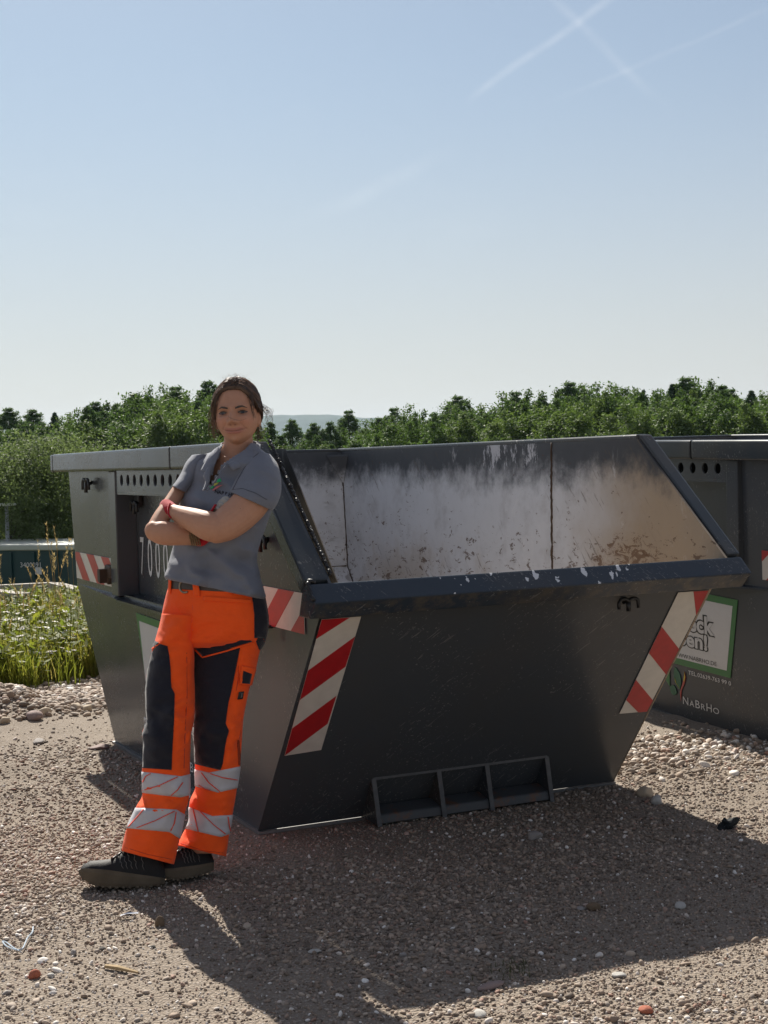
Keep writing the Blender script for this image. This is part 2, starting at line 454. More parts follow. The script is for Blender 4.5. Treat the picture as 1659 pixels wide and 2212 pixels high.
def gridmesh(name, V, nr, nc, mat, parent=None, smooth=True):
    me = bpy.data.meshes.new(name)
    F = gridfaces(nr, nc)
    me.vertices.add(len(V)); me.vertices.foreach_set('co', np.asarray(V, np.float32).ravel())
    me.loops.add(F.size); me.loops.foreach_set('vertex_index', F.ravel().astype(np.int32))
    me.polygons.add(len(F)); me.polygons.foreach_set('loop_start', np.arange(0, F.size, 4, dtype=np.int32))
    me.polygons.foreach_set('use_smooth', np.full(len(F), smooth))
    me.update(calc_edges=True); me.validate()
    if mat: me.materials.append(mat)
    return link(name, me, parent)
def make_ground():
    mt, nt, bs, oc = newmat("gravel_and_earth")
    x, y, z = sepxyz(nt, oc)
    a = noi(nt, oc, 1.1, 5.0, 0.6); b = noi(nt, oc, 14.0, 5.0, 0.7)
    vor = nd(nt, 'ShaderNodeTexVoronoi'); put(nt, vor.inputs['Vector'], oc); vor.inputs['Scale'].default_value = 95.0
    vor2 = nd(nt, 'ShaderNodeTexVoronoi'); put(nt, vor2.inputs['Vector'], oc); vor2.inputs['Scale'].default_value = 210.0
    c = mix(nt, a, (0.230, 0.182, 0.138), (0.325, 0.274, 0.220))
    c = mix(nt, mth(nt, 'MULTIPLY', step(nt, a, 0.55, 0.72), 0.5), c, (0.29, 0.205, 0.125))
    c = mix(nt, mth(nt, 'MULTIPLY', b, 0.5), c, (0.19, 0.16, 0.135))
    cs = sepxyz(nt, vor.outputs['Color'])
    peb = mix(nt, cs[0], (0.20, 0.16, 0.135), (0.48, 0.43, 0.38))
    c = mix(nt, mth(nt, 'MULTIPLY', mth(nt, 'SUBTRACT', 1.0, step(nt, vor.outputs['Distance'], 0.25, 0.5)), 0.6), c, peb)
    # turf and soil beyond the gravel edge
    gr = step(nt, mth(nt, 'ADD', y, mth(nt, 'MULTIPLY', mth(nt, 'SUBTRACT', a, 0.5), 1.0)), 4.2, 4.6)
    side = mth(nt, 'SUBTRACT', 1.0, step(nt, x, 4.5, 6.0))
    grc = mix(nt, noi(nt, oc, 3.0, 5.0), (0.035, 0.05, 0.015), (0.10, 0.095, 0.035))
    c = mix(nt, gr, c, grc)
    put(nt, bs.inputs['Base Color'], c)
    bs.inputs['Roughness'].default_value = 0.92
    bs.inputs['Specular IOR Level'].default_value = 0.2
    h = mth(nt, 'ADD', mth(nt, 'SUBTRACT', 1.0, vor.outputs['Distance']), mth(nt, 'MULTIPLY', mth(nt, 'SUBTRACT', 1.0, vor2.outputs['Distance']), 0.5))
    bump(nt, bs, mth(nt, 'ADD', h, mth(nt, 'MULTIPLY', b, 0.8)), 0.9, 0.008)
    return mt
M_GROUND = make_ground()
ground = gridmesh("ground", np.stack([GX, GY, GZ], -1).reshape(-1, 3), len(gy), len(gx), M_GROUND)
tag(ground, kind='structure')

# far hills
def make_hill(name, x0, x1, pts, dist, mat, seed):
    xs = np.linspace(x0, x1, 140)
    top = np.interp(xs, [p[0] for p in pts], [p[1] for p in pts])
    nr = 14
    V = []
    for j in range(nr):
        t = j / (nr - 1)
        for i, xx in enumerate(xs):
            dep = dist * (1 + 0.35 * t) if t < 0.7 else dist * (1.245 + 0.6 * (t - 0.7))
            base = PXL(xx, top[i], dist * 1.245)
            p = PXL(xx, 1000, dep)
            hgt = (base[2] + 40) * smooth01(np.array(min(t, 0.7) / 0.7)) - 40
            if t > 0.7: hgt = hgt - (t - 0.7) * 60
            n = fbm(np.array([[xx * 0.05, t * 4, seed]]), 3)[0]
            V.append((p[0], p[1], hgt + n * 4 * (0.3 + t)))
    o = gridmesh(name, np.array(V), nr, len(xs), mat)
    return tag(o, kind='structure')
M_HILL = plain("distant_woodland", (0.050, 0.070, 0.045), 0.95, 0.1, 0, 0.5, 0.02)
make_hill("hills", -900, 2600, [(-900, 930), (-200, 915), (150, 922), (420, 905), (560, 899), (690, 894), (760, 900), (860, 908), (1100, 925), (1700, 915), (2600, 930)], 2600, M_HILL, 1)
make_hill("hills", -900, 2600, [(-900, 962), (-100, 950), (200, 945), (480, 965), (600, 945), (700, 925), (740, 918), (800, 922), (900, 930), (1300, 930), (2600, 940)], 1400, M_HILL, 5)

# ------------------------------------------------------------------ the skip
WB, LB, HT, SFL = 1.6254, 2.1135, 1.5109, 0.0247
def S(u, v, z): return (v, u, z)
def sv(z): return -SFL * z / HT
KB, KZ, BB = 2.776, 0.796, 2.852
UD, FL, HL = -0.2122, 0.7797, 1.0209
def text_on(name, s, u0, u1, z0, z1, v, mat, parent, grow=0.0, vfun=None, thick=0.0012, narrow=None):
    """flat lettering on the near side: runs from u0 (left) to u1 (right), z0..z1"""
    cu = bpy.data.curves.new(name, 'FONT')
    cu.body = s
    cu.offset = grow
    cu.resolution_u = 3
    tmp = bpy.data.objects.new(name, cu); COL.objects.link(tmp)
    dg = bpy.context.evaluated_depsgraph_get()
    me0 = bpy.data.meshes.new_from_object(tmp.evaluated_get(dg))
    bpy.data.objects.remove(tmp)
    co = np.array([tuple(q.co) for q in me0.vertices])
    mn, mx = co.min(0) + grow, co.max(0) - grow
    u = u0 + (co[:, 0] - mn[0]) / (mx[0] - mn[0]) * (u1 - u0)
    z = z0 + (co[:, 1] - mn[1]) / (mx[1] - mn[1]) * (z1 - z0)
    vv = np.array([sv(q) for q in z]) - v if vfun is None else np.full(len(z), v)
    for q, (a, b, c) in zip(me0.vertices, zip(vv, u, z)):
        q.co = (a, b, c)
    me0.materials.clear(); me0.materials.append(mat)
    me0.name = name
    return link(name, me0, parent)
def side_sheet(name, poly, mat, parent, lift=0.003, th=0.002, vfix=None):
    bm = bmesh.new()
    P = [(((sv(z) - lift) if vfix is None else vfix), u, z) for u, z in poly]
    prism(bm, P, (-th, 0, 0))
    return bm_obj(name, bm, mat, parent)
def front_pt(v, z, lift=0.0):
    n = np.array([-HL, -FL]) / math.hypot(HL, FL)     # outward in (u,z)
    u = -FL * z / HL
    return (v, u + n[0] * lift, z + n[1] * lift)
def front_sheet(name, poly, mat, parent, lift=0.003, th=0.002):
    bm = bmesh.new()
    P = [front_pt(v, z, lift) for v, z in poly]
    n = np.array([0, -HL, -FL]) / math.hypot(HL, FL)
    prism(bm, P, n * th)
    return bm_obj(name, bm, mat, parent)
def hook_on(parent, base, out, along, size=0.05, name="rope_hook"):
    """double horn tarpaulin hook bent from round bar"""
    base = np.array(base, float); out = np.array(out, float); al = np.array(along, float); dn = np.array([0, 0, -1.0])
    V, F = [], []
    for s in (-1, 1):
        pts = [base + out * 0.002 - dn * 0.0, base + out * 0.03 + dn * -0.012]
        for k in range(9):
            a = math.pi * k / 8
            c = base + out * 0.035 + al * s * size * 0.55
            pts.append(c - al * s * size * 0.55 * math.cos(a) - dn * size * 0.45 * math.sin(a))
        pts.append(pts[-1] + dn * size * 0.5)
        tube(V, F, pts, 0.0075, 8)
    tube(V, F, [base + out * 0.0 + dn * -0.01, base + out * 0.034 + dn * 0.0, base + out * 0.034 + dn * size * 0.75], 0.0095, 8)
    return mesh(name, V, F, M_BLACK, parent, True)

def build_skip(label):
    root = thing("skip_container", label, "skip", group="open steel skips in the yard")
    e = 0.008
    # --- lower near side plate and its far twin
    side = [(0, 0), (LB, 0), (KB, KZ), (BB, HT - 0.02), (UD, HT - 0.02), (-FL, HL)]
    R0, R1, RZ0, RZ1 = 0.47, 1.79, 0.80, 1.41          # recess for the lifting arms
    def near(poly, name, m=M_PAINT, off=0.0, th=0.010):
        bm = bmesh.new()
        prism(bm, [(sv(z) + off, u, z) for u, z in poly], (th, 0, 0))
        return bm_obj(name, bm, m, root)
    near([(0, 0.012), (LB, 0.012), (KB, KZ), (-FL * KZ / HL, KZ)], "side_panel")
    near([(R1 + 0.13, KZ), (KB, KZ), (BB, 1.42), (R1 + 0.13, 1.42)], "corner_panel")
    near([(-FL * KZ / HL, KZ), (R0 - 0.10, KZ), (R0 - 0.10, 1.42), (UD - (HT - 1.42) / (HT - HL) * (FL + UD), 1.42), (-FL, HL)], "corner_panel")
    bm = bmesh.new(); prism(bm, [(0.062, R0 - 0.1, KZ), (0.062, R1 + 0.13, KZ), (0.056, R1 + 0.13, 1.42), (0.056, R0 - 0.1, 1.42)], (0.008, 0, 0))
    bm_obj("recess_panel", bm, M_PAINT, root)
    for a, b in ((R0 - 0.10, R0), (R1, R1 + 0.13)):
        bm = bmesh.new(); box(bm, (-0.046, a, KZ - 0.005), (0.0615, b, 1.411)); bevel(bm, 0.006, 2)
        bm_obj("post", bm, M_PAINT, root)
    # slotted beam over the recess, its holes cut right through
    hu = [1.687 - 0.1135 * k for k in range(11)]
    rh, zc, z0, z1 = 0.028, 1.374, 1.307, 1.411
    V, F = [], []
    vb = -0.040
    cuts = [R1] + [(hu[k] + hu[k + 1]) / 2 for k in range(10)] + [R0]
    cuts[0] = R1 - 0.002; cuts[-1] = R0 + 0.002
    zc = 1.365
    for k in range(11):
        ua, ub = cuts[k], cuts[k + 1]
        n = 16
        base = len(V)
        ring = [(hu[k] + rh * math.cos(2 * math.pi * i / n), zc + rh * math.sin(2 * math.pi * i / n)) for i in range(n)]
        out = []
        for i in range(n):
            dx, dz = ring[i][0] - hu[k], ring[i][1] - zc
            t = min(((ua if dx > 0 else ub) - hu[k]) / dx if abs(dx) > 1e-6 else 1e9, ((z1 if dz > 0 else z0) - zc) / dz if abs(dz) > 1e-6 else 1e9)
            out.append((hu[k] + dx * t, zc + dz * t))
        for vv in (vb, vb + 0.008):
            V += [S(u, vv, z) for u, z in ring]; V += [S(u, vv, z) for u, z in out]
        for i in range(n):
            j = (i + 1) % n
            F.append((base + i, base + j, base + n + j, base + n + i))
            F.append((base + 2 * n + i, base + 3 * n + i, base + 3 * n + j, base + 2 * n + j))
            F.append((base + i, base + 2 * n + i, base + 2 * n + j, base + j))
        # corner fillers
        for cu_, cz_ in ((ua, z1), (ub, z1), (ub, z0), (ua, z0)):
            d = [abs(o[0] - cu_) + abs(o[1] - cz_) for o in out]
            i = int(np.argmin(d)); 
            for i2 in ((i + 1) % n, (i - 1) % n):
                if d[i2] < 0.08:
                    for vv in (vb,):
                        b0 = len(V); V += [S(out[i][0], vv, out[i][1]), S(cu_, vv, cz_), S(out[i2][0], vv, out[i2][1])]
                        F.append((b0, b0 + 1, b0 + 2))
    beam = mesh("slotted_beam", V, F, M_PAINT, root)
    bm = bmesh.new(); box(bm, (vb, R0 + 0.002, z0 - 0.012), (0.054, R1 - 0.002, z0 - 0.001))
    bm_obj("beam_flange", bm, M_PAINT, beam)
    bm = bmesh.new(); box(bm, (0.000, R0 + 0.01, z0), (0.004, R1 - 0.01, z1)); bm_obj("beam_shade_backing", bm, M_DARK_GAP, beam)  # black plate added behind the holes, painting the shade inside the beam
    # ledge below the recess
    bm = bmesh.new()
    prism(bm, [(0.061, R1 - 0.001, KZ + 0.004), (0.061, R0 + 0.001, KZ + 0.004), (-0.055, R0 + 0.001, KZ - 0.022), (-0.055, R1 - 0.001, KZ - 0.022)], (0, 0, -0.012))
    bm_obj("ledge", bm, M_RIM, root)
    bm = bmesh.new()
    prism(bm, [(-0.0125, KB - 0.02, KZ - 0.006), (-0.0125, R1 + 0.002, KZ - 0.006), (-0.056, R1 + 0.002, KZ - 0.020), (-0.030, 2.35, KZ - 0.012)], (0, 0, -0.010))
    bm_obj("ledge", bm, M_RIM, root)
    bm = bmesh.new()
    prism(bm, [(-0.0125, R0 - 0.002, KZ - 0.006), (-0.0125, 0.12, KZ - 0.006), (-0.056, R0 - 0.002, KZ - 0.020)], (0, 0, -0.010))
    bm_obj("ledge", bm, M_RIM, root)
    # far side, back, floor: plates with a worn inner face
    def inner(poly, name, off):
        bm = bmesh.new(); prism(bm, poly, off)
        return bm_obj(name, bm, M_INNER, root)
    fv = lambda z: WB - sv(z)
    inner([(fv(z), u, z) for u, z in side], "far_side_panel", (0.010, 0, 0))
    inner([(0.075 + 0 * z, u, z) for u, z in ((-0.52, 0.78), (0.10, 0.02), (LB, 0.02), (KB - 0.01, KZ), (BB - 0.02, HT - 0.03), (UD + 0.03, HT - 0.03), (-FL + 0.12, HL - 0.03))], "inner_side_lining", (0.004, 0, 0))
    inner([(0.012, LB, 0.012), (WB + 0.006, LB, 0.012), (WB + 0.018, KB, KZ), (0.012, KB, KZ)], "back_slope", (0, 0.010, 0))
    inner([(0.012, KB, KZ + 0.001), (WB + 0.024, KB, KZ + 0.001), (WB + 0.024, BB, HT - 0.02), (0.012, BB, HT - 0.02)], "back_panel", (0, 0.010, 0))
    iu = tuple(np.array([0, HL, FL]) / math.hypot(HL, FL))
    inner([front_pt(0.012, 0.03, -0.014), front_pt(WB - 0.012, 0.03, -0.014), front_pt(WB - 0.012, HL - 0.02, -0.014), front_pt(0.012, HL - 0.02, -0.014)], "front_lining", tuple(np.array(iu) * 0.004))
    inner([(0.012, 0.02, 0.014), (WB - 0.012, 0.02, 0.014), (WB - 0.012, LB, 0.014), (0.012, LB, 0.014)], "floor_plate", (0, 0, 0.006))
    bm = bmesh.new(); box(bm, (-0.012, -0.02, 0.0), (WB + 0.012, LB + 0.02, 0.0115))
    bm_obj("base_plate", bm, M_EDGE, root)
    bm = bmesh.new()
    prism(bm, [front_pt(-0.010, 0.013), front_pt(WB + 0.010, 0.013), front_pt(WB + 0.014, HL - 0.06), front_pt(-0.014, HL - 0.06)], tuple(np.array([0, HL, FL]) / math.hypot(HL, FL) * 0.010))
    bm_obj("front_panel", bm, M_PAINT, root)
    # weld seam and corner gusset inside
    V, F = [], []
    rng = random.Random(4)
    pts = [(fv(z) - 0.002 + rng.uniform(-.0015, .0015), 0.461 + rng.uniform(-.0025, .0025), z) for z in np.linspace(0.1, HT - 0.02, 90)]
    tube(V, F, pts, [0.005 + rng.uniform(-.0015, .002) for _ in pts], 6)
    mesh("weld_seam", V, F, M_RUSTY, root, True)
    bm = bmesh.new()
    g0 = (fv(1.46), 2.845, 1.462)
    prism(bm, [(fv(1.3) - 0.004, 2.82, 1.30), (fv(1.46) - 0.10, 2.842, 1.462), (fv(1.46) - 0.004, 2.75, 1.462)], (0.0, 0.006, 0.012))
    bm_obj("corner_gusset", bm, M_INNER, root)
    for pts in ([(0.03 + (WB - 0.03) * k / 40, KB - 0.004, KZ + 0.004) for k in range(41)], [(fv(z) - 0.003, (KB - (KB - LB) * (KZ - z) / KZ if z < KZ else KB + (BB - KB) * (z - KZ) / (HT - KZ)) - 0.004, z) for z in np.linspace(0.1, HT - 0.05, 60)]):
        V, F = [], []
        tube(V, F, [(p[0] + rng.uniform(-.0015, .0015), p[1], p[2] + rng.uniform(-.0015, .0015)) for p in pts], [0.0032 + rng.uniform(-.0012, .0016) for _ in pts], 6)
        mesh("weld_seam", V, F, M_RUSTY, root, True)
    # --- rim tubes
    T = 0.0719
    def rim(c0, c1, name="rim_tube", mat=M_RIM):
        bm = bmesh.new(); box(bm, c0, c1); bevel(bm, 0.012, 3)
        return bm_obj(name, bm, mat, root)
    y1 = BB + T
    rim((-SFL - T, 0.712, 1.413), (-SFL, y1 - 0.006, HT))
    rim((-SFL - T, UD + 0.01, 1.413), (-SFL, 0.706, HT))
    rim((WB + SFL, UD + 0.01, 1.413), (WB + SFL + T, y1 - 0.006, HT))
    rim((-SFL - T, y1 - 0.004, 1.411), (WB + SFL + T, y1 + 0.055, HT - 0.002))
    bm = bmesh.new(); box(bm, (-SFL - T + 0.002, 0.7055, 1.416), (-SFL, 0.7125, HT - 0.003))
    bm_obj("rim_joint", bm, M_DARK_GAP, root)
    # sloping tubes down to the lip
    d = np.array([-FL - UD, HL - HT]); d /= np.linalg.norm(d); nrm = np.array([d[1], -d[0]])
    if nrm[1] > 0: nrm = -nrm
    for v0, v1 in ((-SFL - T - 0.002, -0.004), (WB + SFL + 0.0115, WB + SFL + T + 0.002)):
        A = np.array([UD + 0.005, HT]); B = np.array([-FL + 0.012, HL + 0.012])
        poly = [A, B, B + nrm * 0.062, A + nrm * 0.062 + d * 0.02, A + np.array([0.03, -0.03])]
        bm = bmesh.new(); prism(bm, [(v0, p[0], p[1]) for p in poly], (v1 - v0, 0, 0)); bevel(bm, 0.008, 2)
        bm_obj("sloping_rim", bm, M_RIM, root)
    V, F = [], []
    A = np.array([UD, HT]); B = np.array([-FL + 0.03, HL + 0.025])
    pts, rr = [], []
    for t in np.linspace(0, 1, 330):
        p = A + (B - A) * t
        pts.append((0.004 + rng.uniform(-.003, .003), p[0] + rng.uniform(-.002, .002), p[1] + 0.003 + rng.uniform(-.003, .003))); rr.append(0.0062 + rng.uniform(-.0022, .0016))
    tube(V, F, pts, rr, 7)
    mesh("weld_bead", V, F, M_BEAD, root, True)
    # --- lip
    sl = 0.093
    prof = [(-FL, HL), (-0.842, 0.9622), (-0.7876, 0.9061), (-0.692, 0.9065), (-0.735, HL - 0.004)]
    bm = bmesh.new(); prism(bm, [(-sl, u, z) for u, z in prof], (WB + 2 * sl, 0, 0)); bevel(bm, 0.006, 2)
    bm_obj("front_lip", bm, M_PAINT_LIP, root)
    V, F = [], []
    pts = [(-sl + 0.03, -FL + 0.012, HL + 0.004), (-sl + 0.01, -FL + 0.006, HL + 0.012), (-sl - 0.002, -FL - 0.01, HL - 0.004), (-sl - 0.003, -0.835, 0.972)]
    tube(V, F, [(p[0] + rng.uniform(-.002, .002), p[1], p[2]) for p in smoothpath(pts, 22)], [0.006 + rng.uniform(-.0015, .003) for _ in range(22)], 6)
    mesh("weld_bead", V, F, M_BLACK, root, True)
    # --- forklift pocket at the foot of the front panel
    uP, zP = -0.146, 0.190
    bm = bmesh.new()
    prism(bm, [(0.418, uP - 0.004, zP - 0.004), (1.212, uP - 0.004, zP - 0.004), (1.212, uP - 0.004, zP + 0.006), (0.418, uP - 0.004, zP + 0.006)], (0, 0.05, 0.0))
    pk = bm_obj("pocket_frame", bm, M_EDGED, root)
    for v in (0.420, 0.706, 0.925, 1.208):
        bm = bmesh.new()
        prism(bm, [(v - 0.006, uP, zP - 0.005), (v + 0.010, uP - 0.012, 0.006), (v + 0.010, 0.0, 0.013), (v - 0.006, -0.128, zP - 0.020)], (0.016, 0, 0))
        dv = bm_obj("pocket_divider", bm, M_RIM, pk)
        bm = bmesh.new()
        prism(bm, [(v - 0.0075, uP - 0.001, zP), (v - 0.0075, uP - 0.005, zP), (v + 0.0085, uP - 0.017, 0.004), (v + 0.0085, uP - 0.013, 0.004)], (0.019, 0, 0))
        bm_obj("worn_edge", bm, M_EDGED, dv)
    bm = bmesh.new()
    prism(bm, [(0.432, -0.154, 0.010), (0.432, -0.149, 0.046), (0.432, -0.062, 0.066), (0.432, -0.040, 0.014)], (0.786, 0, 0)); bevel(bm, 0.004, 1)
    bm_obj("pocket_bar", bm, M_RUSTY_BAR, pk)
    # --- red and white warning sheets
    def stripes_side(poly, reds, name="warning_sheet"):
        o = side_sheet(name, poly, M_WHITE, root)
        for r_ in reds: side_sheet("red_stripe", r_, M_RED, o, 0.0052, 0.001)
        return o
    def stripe_sheet(u0, u1, z0, z1, k0, lean, ptop=None):
        """parallelogram stripes clipped to the sheet, running from u0 (left) down to u1"""
        o = side_sheet("warning_sheet", [(u0, z1), (u1, z1), (u1 + (0.0), z0), (u0 - 0.0, z0)], M_WHITE, root)
        w = 0.105 * 1.46
        u = u0 + 0.35
        k = 0
        for i in range(-2, 7):
            a = u0 - k0 - i * 2 * w
            q = [(a, z1), (a - w, z1), (a - w - lean, z0), (a - lean, z0)]
            c = clip_poly(q, min(u0, u1), max(u0, u1))
            if len(c) > 2: side_sheet("red_stripe", c, M_RED, o, 0.0052, 0.001)
        return o
    stripe_sheet(2.758, 1.985, 0.822, 0.968, -0.06, 0.20)
    # towards the front corner the stripes lean the other way
    stripe_sheet(0.212, -0.56, 0.828, 0.972, 0.02 + 0.21, -0.20)
    fs = front_sheet("warning_sheet", [(-0.006, 0.893), (0.142, 0.893), (0.150, 0.359), (0.006, 0.352)], M_WHITE, root)
    for a, b in ((0.893, 0.822), (0.700, 0.585), (0.468, 0.354)):
        q = [(-0.006 + 0.012 * (0.893 - b) / 0.54, b), (-0.006 + 0.012 * (0.893 - a) / 0.54, a), (0.142, a + 0.118), (0.142, b + 0.118)]
        q = [(v, min(z, 0.893)) for v, z in q]
        if a > 0.89: q = [(-0.006, 0.822), (-0.006, 0.893), (0.098, 0.893)]
        front_sheet("red_stripe", q, M_RED, fs, 0.0052, 0.001)
    fs = front_sheet("warning_sheet", [(1.488, 0.893), (1.632, 0.893), (1.622, 0.360), (1.483, 0.364)], M_WHITE, root)
    for q in ([(1.560, 0.893), (1.632, 0.893), (1.631, 0.790)], [(1.486, 0.752), (1.629, 0.644), (1.627, 0.530), (1.485, 0.638)], [(1.484, 0.520), (1.625, 0.412), (1.622, 0.360), (1.578, 0.361), (1.4835, 0.428)]):
        front_sheet("red_stripe", q, M_RED, fs, 0.0052, 0.001)
    # --- advert and lettering on the lower side
    sg = side_sheet("advert_panel", [(1.588, 0.725), (0.425, 0.706), (0.506, 0.298), (1.43, 0.300)], M_GREEN, root)
    side_sheet("advert_field", [(1.535, 0.690), (0.470, 0.671), (0.536, 0.332), (1.455, 0.335)], M_SIGNW, sg, 0.0052, 0.001)
    for s_, a, b, c, d_ in (("eck", 0.872, 0.642, 0.500, 0.588), ("ben!", 0.975, 0.708, 0.413, 0.490)):
        text_on("outline_lettering", s_, a, b, c, d_, 0.0075, M_INK, sg, 0.085)
        text_on("white_lettering", s_, a, b, c, d_, 0.0085, M_SIGNW, sg, 0.030)
    text_on("web_address", "WWW.NABRHO.DE", 1.032, 0.623, 0.342, 0.364, 0.0075, M_INK, sg)
    text_on("telephone_number", "TEL.02639-763 99 0", 0.897, 0.504, 0.259, 0.281, 0.004, M_LETTER, root)
    text_on("trade_lettering", "N", 0.957, 0.905, 0.090, 0.131, 0.004, M_LETTER, root)
    text_on("trade_lettering", "A", 0.893, 0.848, 0.090, 0.121, 0.004, M_LETTER, root)
    text_on("trade_lettering", "B", 0.836, 0.795, 0.090, 0.131, 0.004, M_LETTER, root)
    text_on("trade_lettering", "R", 0.783, 0.744, 0.090, 0.121, 0.004, M_LETTER, root)
    text_on("trade_lettering", "H", 0.732, 0.684, 0.090, 0.131, 0.004, M_LETTER, root)
    text_on("trade_lettering", "O", 0.672, 0.617, 0.090, 0.121, 0.004, M_LETTER, root)
    # leaf emblem
    def leaf(cu, cz, a, b, ang, n=18, tip=0.9):
        out = []
        for k in range(n):
            t = 2 * math.pi * k / n
            x_, y_ = a * math.cos(t), b * math.sin(t) * (1 - tip * 0.5 * abs(math.cos(t)) ** 2)
            out.append((cu - (x_ * math.cos(ang) - y_ * math.sin(ang)), cz + x_ * math.sin(ang) + y_ * math.cos(ang)))
        return out
    lg = side_sheet("leaf_emblem", leaf(1.006, 0.222, 0.060, 0.034, rad(-70)), M_LOGO_D, root)
    side_sheet("leaf_emblem_leaf", leaf(1.050, 0.150, 0.036, 0.028, rad(-15)), M_LOGO_D, lg)
    side_sheet("leaf_emblem_vein", [(1.030, 0.222), (1.016, 0.195), (0.982, 0.166), (1.003, 0.182), (1.025, 0.200)], M_LOGO_Y, lg, 0.006, 0.001)
    side_sheet("leaf_emblem_flame", [(0.934, 0.270), (0.922, 0.240), (0.935, 0.205), (0.968, 0.160), (0.978, 0.102), (0.984, 0.150), (0.962, 0.190), (0.944, 0.225)], M_LOGO_R, lg)
    side_sheet("leaf_emblem_flame_tip", [(0.933, 0.268), (0.925, 0.242), (0.936, 0.212), (0.942, 0.222), (0.936, 0.245)], M_LOGO_Y, lg, 0.006, 0.001)
    side_sheet("green_arrow", [(1.082, 0.292), (1.150, 0.212), (1.085, 0.165)], M_GREEN, root)
    # --- small fittings
    hook_on(root, (sv(1.34) - 0.001, 2.33, 1.345), (-1, 0, 0), (0, 1, 0), 0.06)
    hook_on(root, (sv(1.13) - 0.001, -0.235, 1.140), (-1, 0, 0), (0, 1, 0), 0.05)
    hook_on(root, (0.0555, 1.70, 1.235), (-1, 0, 0), (0, 1, 0), 0.05)
    hook_on(root, front_pt(1.25, 0.865), (0, -1, 0), (1, 0, 0), 0.040)
    bm = bmesh.new()
    prism(bm, [(sv(.8) - 0.001, -0.24, 0.832), (sv(.8) - 0.045, -0.24, 0.828), (sv(.8) - 0.045, -0.24, 0.820), (sv(.8) - 0.001, -0.24, 0.820)], (0, 0.08, 0))
    prism(bm, [(sv(.8) - 0.036, -0.245, 0.822), (sv(.8) - 0.045, -0.245, 0.822), (sv(.8) - 0.045, -0.245, 0.765), (sv(.8) - 0.036, -0.245, 0.765)], (0, 0.012, 0))
    bm_obj("tie_bracket", bm, M_BLACK, root)
    # lifting lug bracket beside the post
    bm = bmesh.new()
    prism(bm, [(-0.050, 1.925, 0.930), (-0.050, 2.02, 0.938), (-0.050, 2.045, 0.905), (-0.050, 2.03, 0.850), (-0.050, 1.985, 0.835), (-0.050, 1.97, 0.872), (-0.050, 1.925, 0.870)], (0.030, 0, 0)); bevel(bm, 0.005)
    prism(bm, [(-0.012, 1.985, 0.845), (-0.012, 2.03, 0.855), (-0.012, 2.03, 0.915), (-0.012, 1.985, 0.915)], (-0.075, 0, 0))
    bm_obj("lifting_lug", bm, M_RUSTY, root)
    bm = bmesh.new(); box(bm, (0.030, 1.655, 1.232), (0.0555, 1.735, 1.300)); bevel(bm, 0.004)
    bm_obj("latch_box", bm, M_BLACK, root)
    side_sheet("type_plate", [(1.79 - 0.02, 1.285), (1.745, 1.285), (1.745, 1.248), (1.77, 1.248)], M_SIGNW, root, 0, 0.002, 0.0555)
    return root
def clip_poly(q, lo, hi):
    def half(P, keep, cut):
        out = []
        for i in range(len(P)):
            a, b = P[i], P[(i + 1) % len(P)]
            ka, kb = keep(a), keep(b)
            if ka: out.append(a)
            if ka != kb:
                t = (cut - a[0]) / (b[0] - a[0]); out.append((cut, a[1] + t * (b[1] - a[1])))
        return out
    q = half(q, lambda p: p[0] >= lo, lo)
    return half(q, lambda p: p[0] <= hi, hi) if q else q
M_RUSTY_BAR = None
M_EDGED = plain("scuffed_edge_steel", (0.085, 0.088, 0.092), 0.5, 0.5, 0.2, 0.5, 40)
M_BEAD = plain("black_weld", (0.02, 0.02, 0.021), 0.5, 0.5, 0, 0.5, 90, 0.8, 350)
def make_bar():
    mt, nt, bs, oc = newmat("worn_pocket_bar")
    n = noi(nt, oc, 9.0, 5.0, 0.7)
    c = mix(nt, step(nt, n, 0.5, 0.66), (0.05, 0.055, 0.06), (0.13, 0.055, 0.025))
    put(nt, bs.inputs['Base Color'], c); bs.inputs['Roughness'].default_value = 0.5
    return mt
M_RUSTY_BAR = make_bar()
skip = build_skip("open dark grey skip with warning stripes that the worker leans against")
# stencilled number and small labels of the front skip only
for k, s_ in enumerate("7000"):
    u0 = 1.742 - 0.128 * k
    text_on("stencil_number", s_, u0, u0 - (0.062 if k == 0 else 0.074), 0.895, 1.083, 0.0585 if True else 0, M_LETTER, skip, 0, True)
side_sheet("small_label", [(1.535, 0.225), (1.49, 0.225), (1.49, 0.135), (1.535, 0.135)], M_LETTER, skip)
text_on("small_label_number", "6", 1.527, 1.499, 0.188, 0.217, 0.006, M_INK, skip)

def copy_tree(o, parent=None, drop=()):
    c = o.copy(); COL.objects.link(c)
    c.parent = parent
    for ch in o.children:
        if ch.name.split('.')[0] not in drop:
            copy_tree(ch, c, drop)
    return c
skip2 = copy_tree(skip, None, ("stencil_number", "small_label"))
skip2['label'] = "dark blue grey skip cut off by the picture edge, standing behind the open front skip"
skip2.name = "skip_container.001"
q2 = (0.144, 2.773, -0.030, 0.082, 0.02, 0.008)
ca, sa = math.cos(q2[3]), math.sin(q2[3])
# (u, v) axes of the second skip in the world
eu = Vector((sa, ca, q2[4])).normalized()
ev = Vector((ca, -sa, q2[5])).normalized()
ez = ev.cross(eu).normalized()
ev = eu.cross(ez).normalized()
mm = Matrix.Identity(4)
for i in range(3):
    mm[i][0], mm[i][1], mm[i][2] = ev[i], eu[i], ez[i]
mm[0][3], mm[1][3], mm[2][3] = q2[1], q2[0], q2[2]
skip2.matrix_world = mm
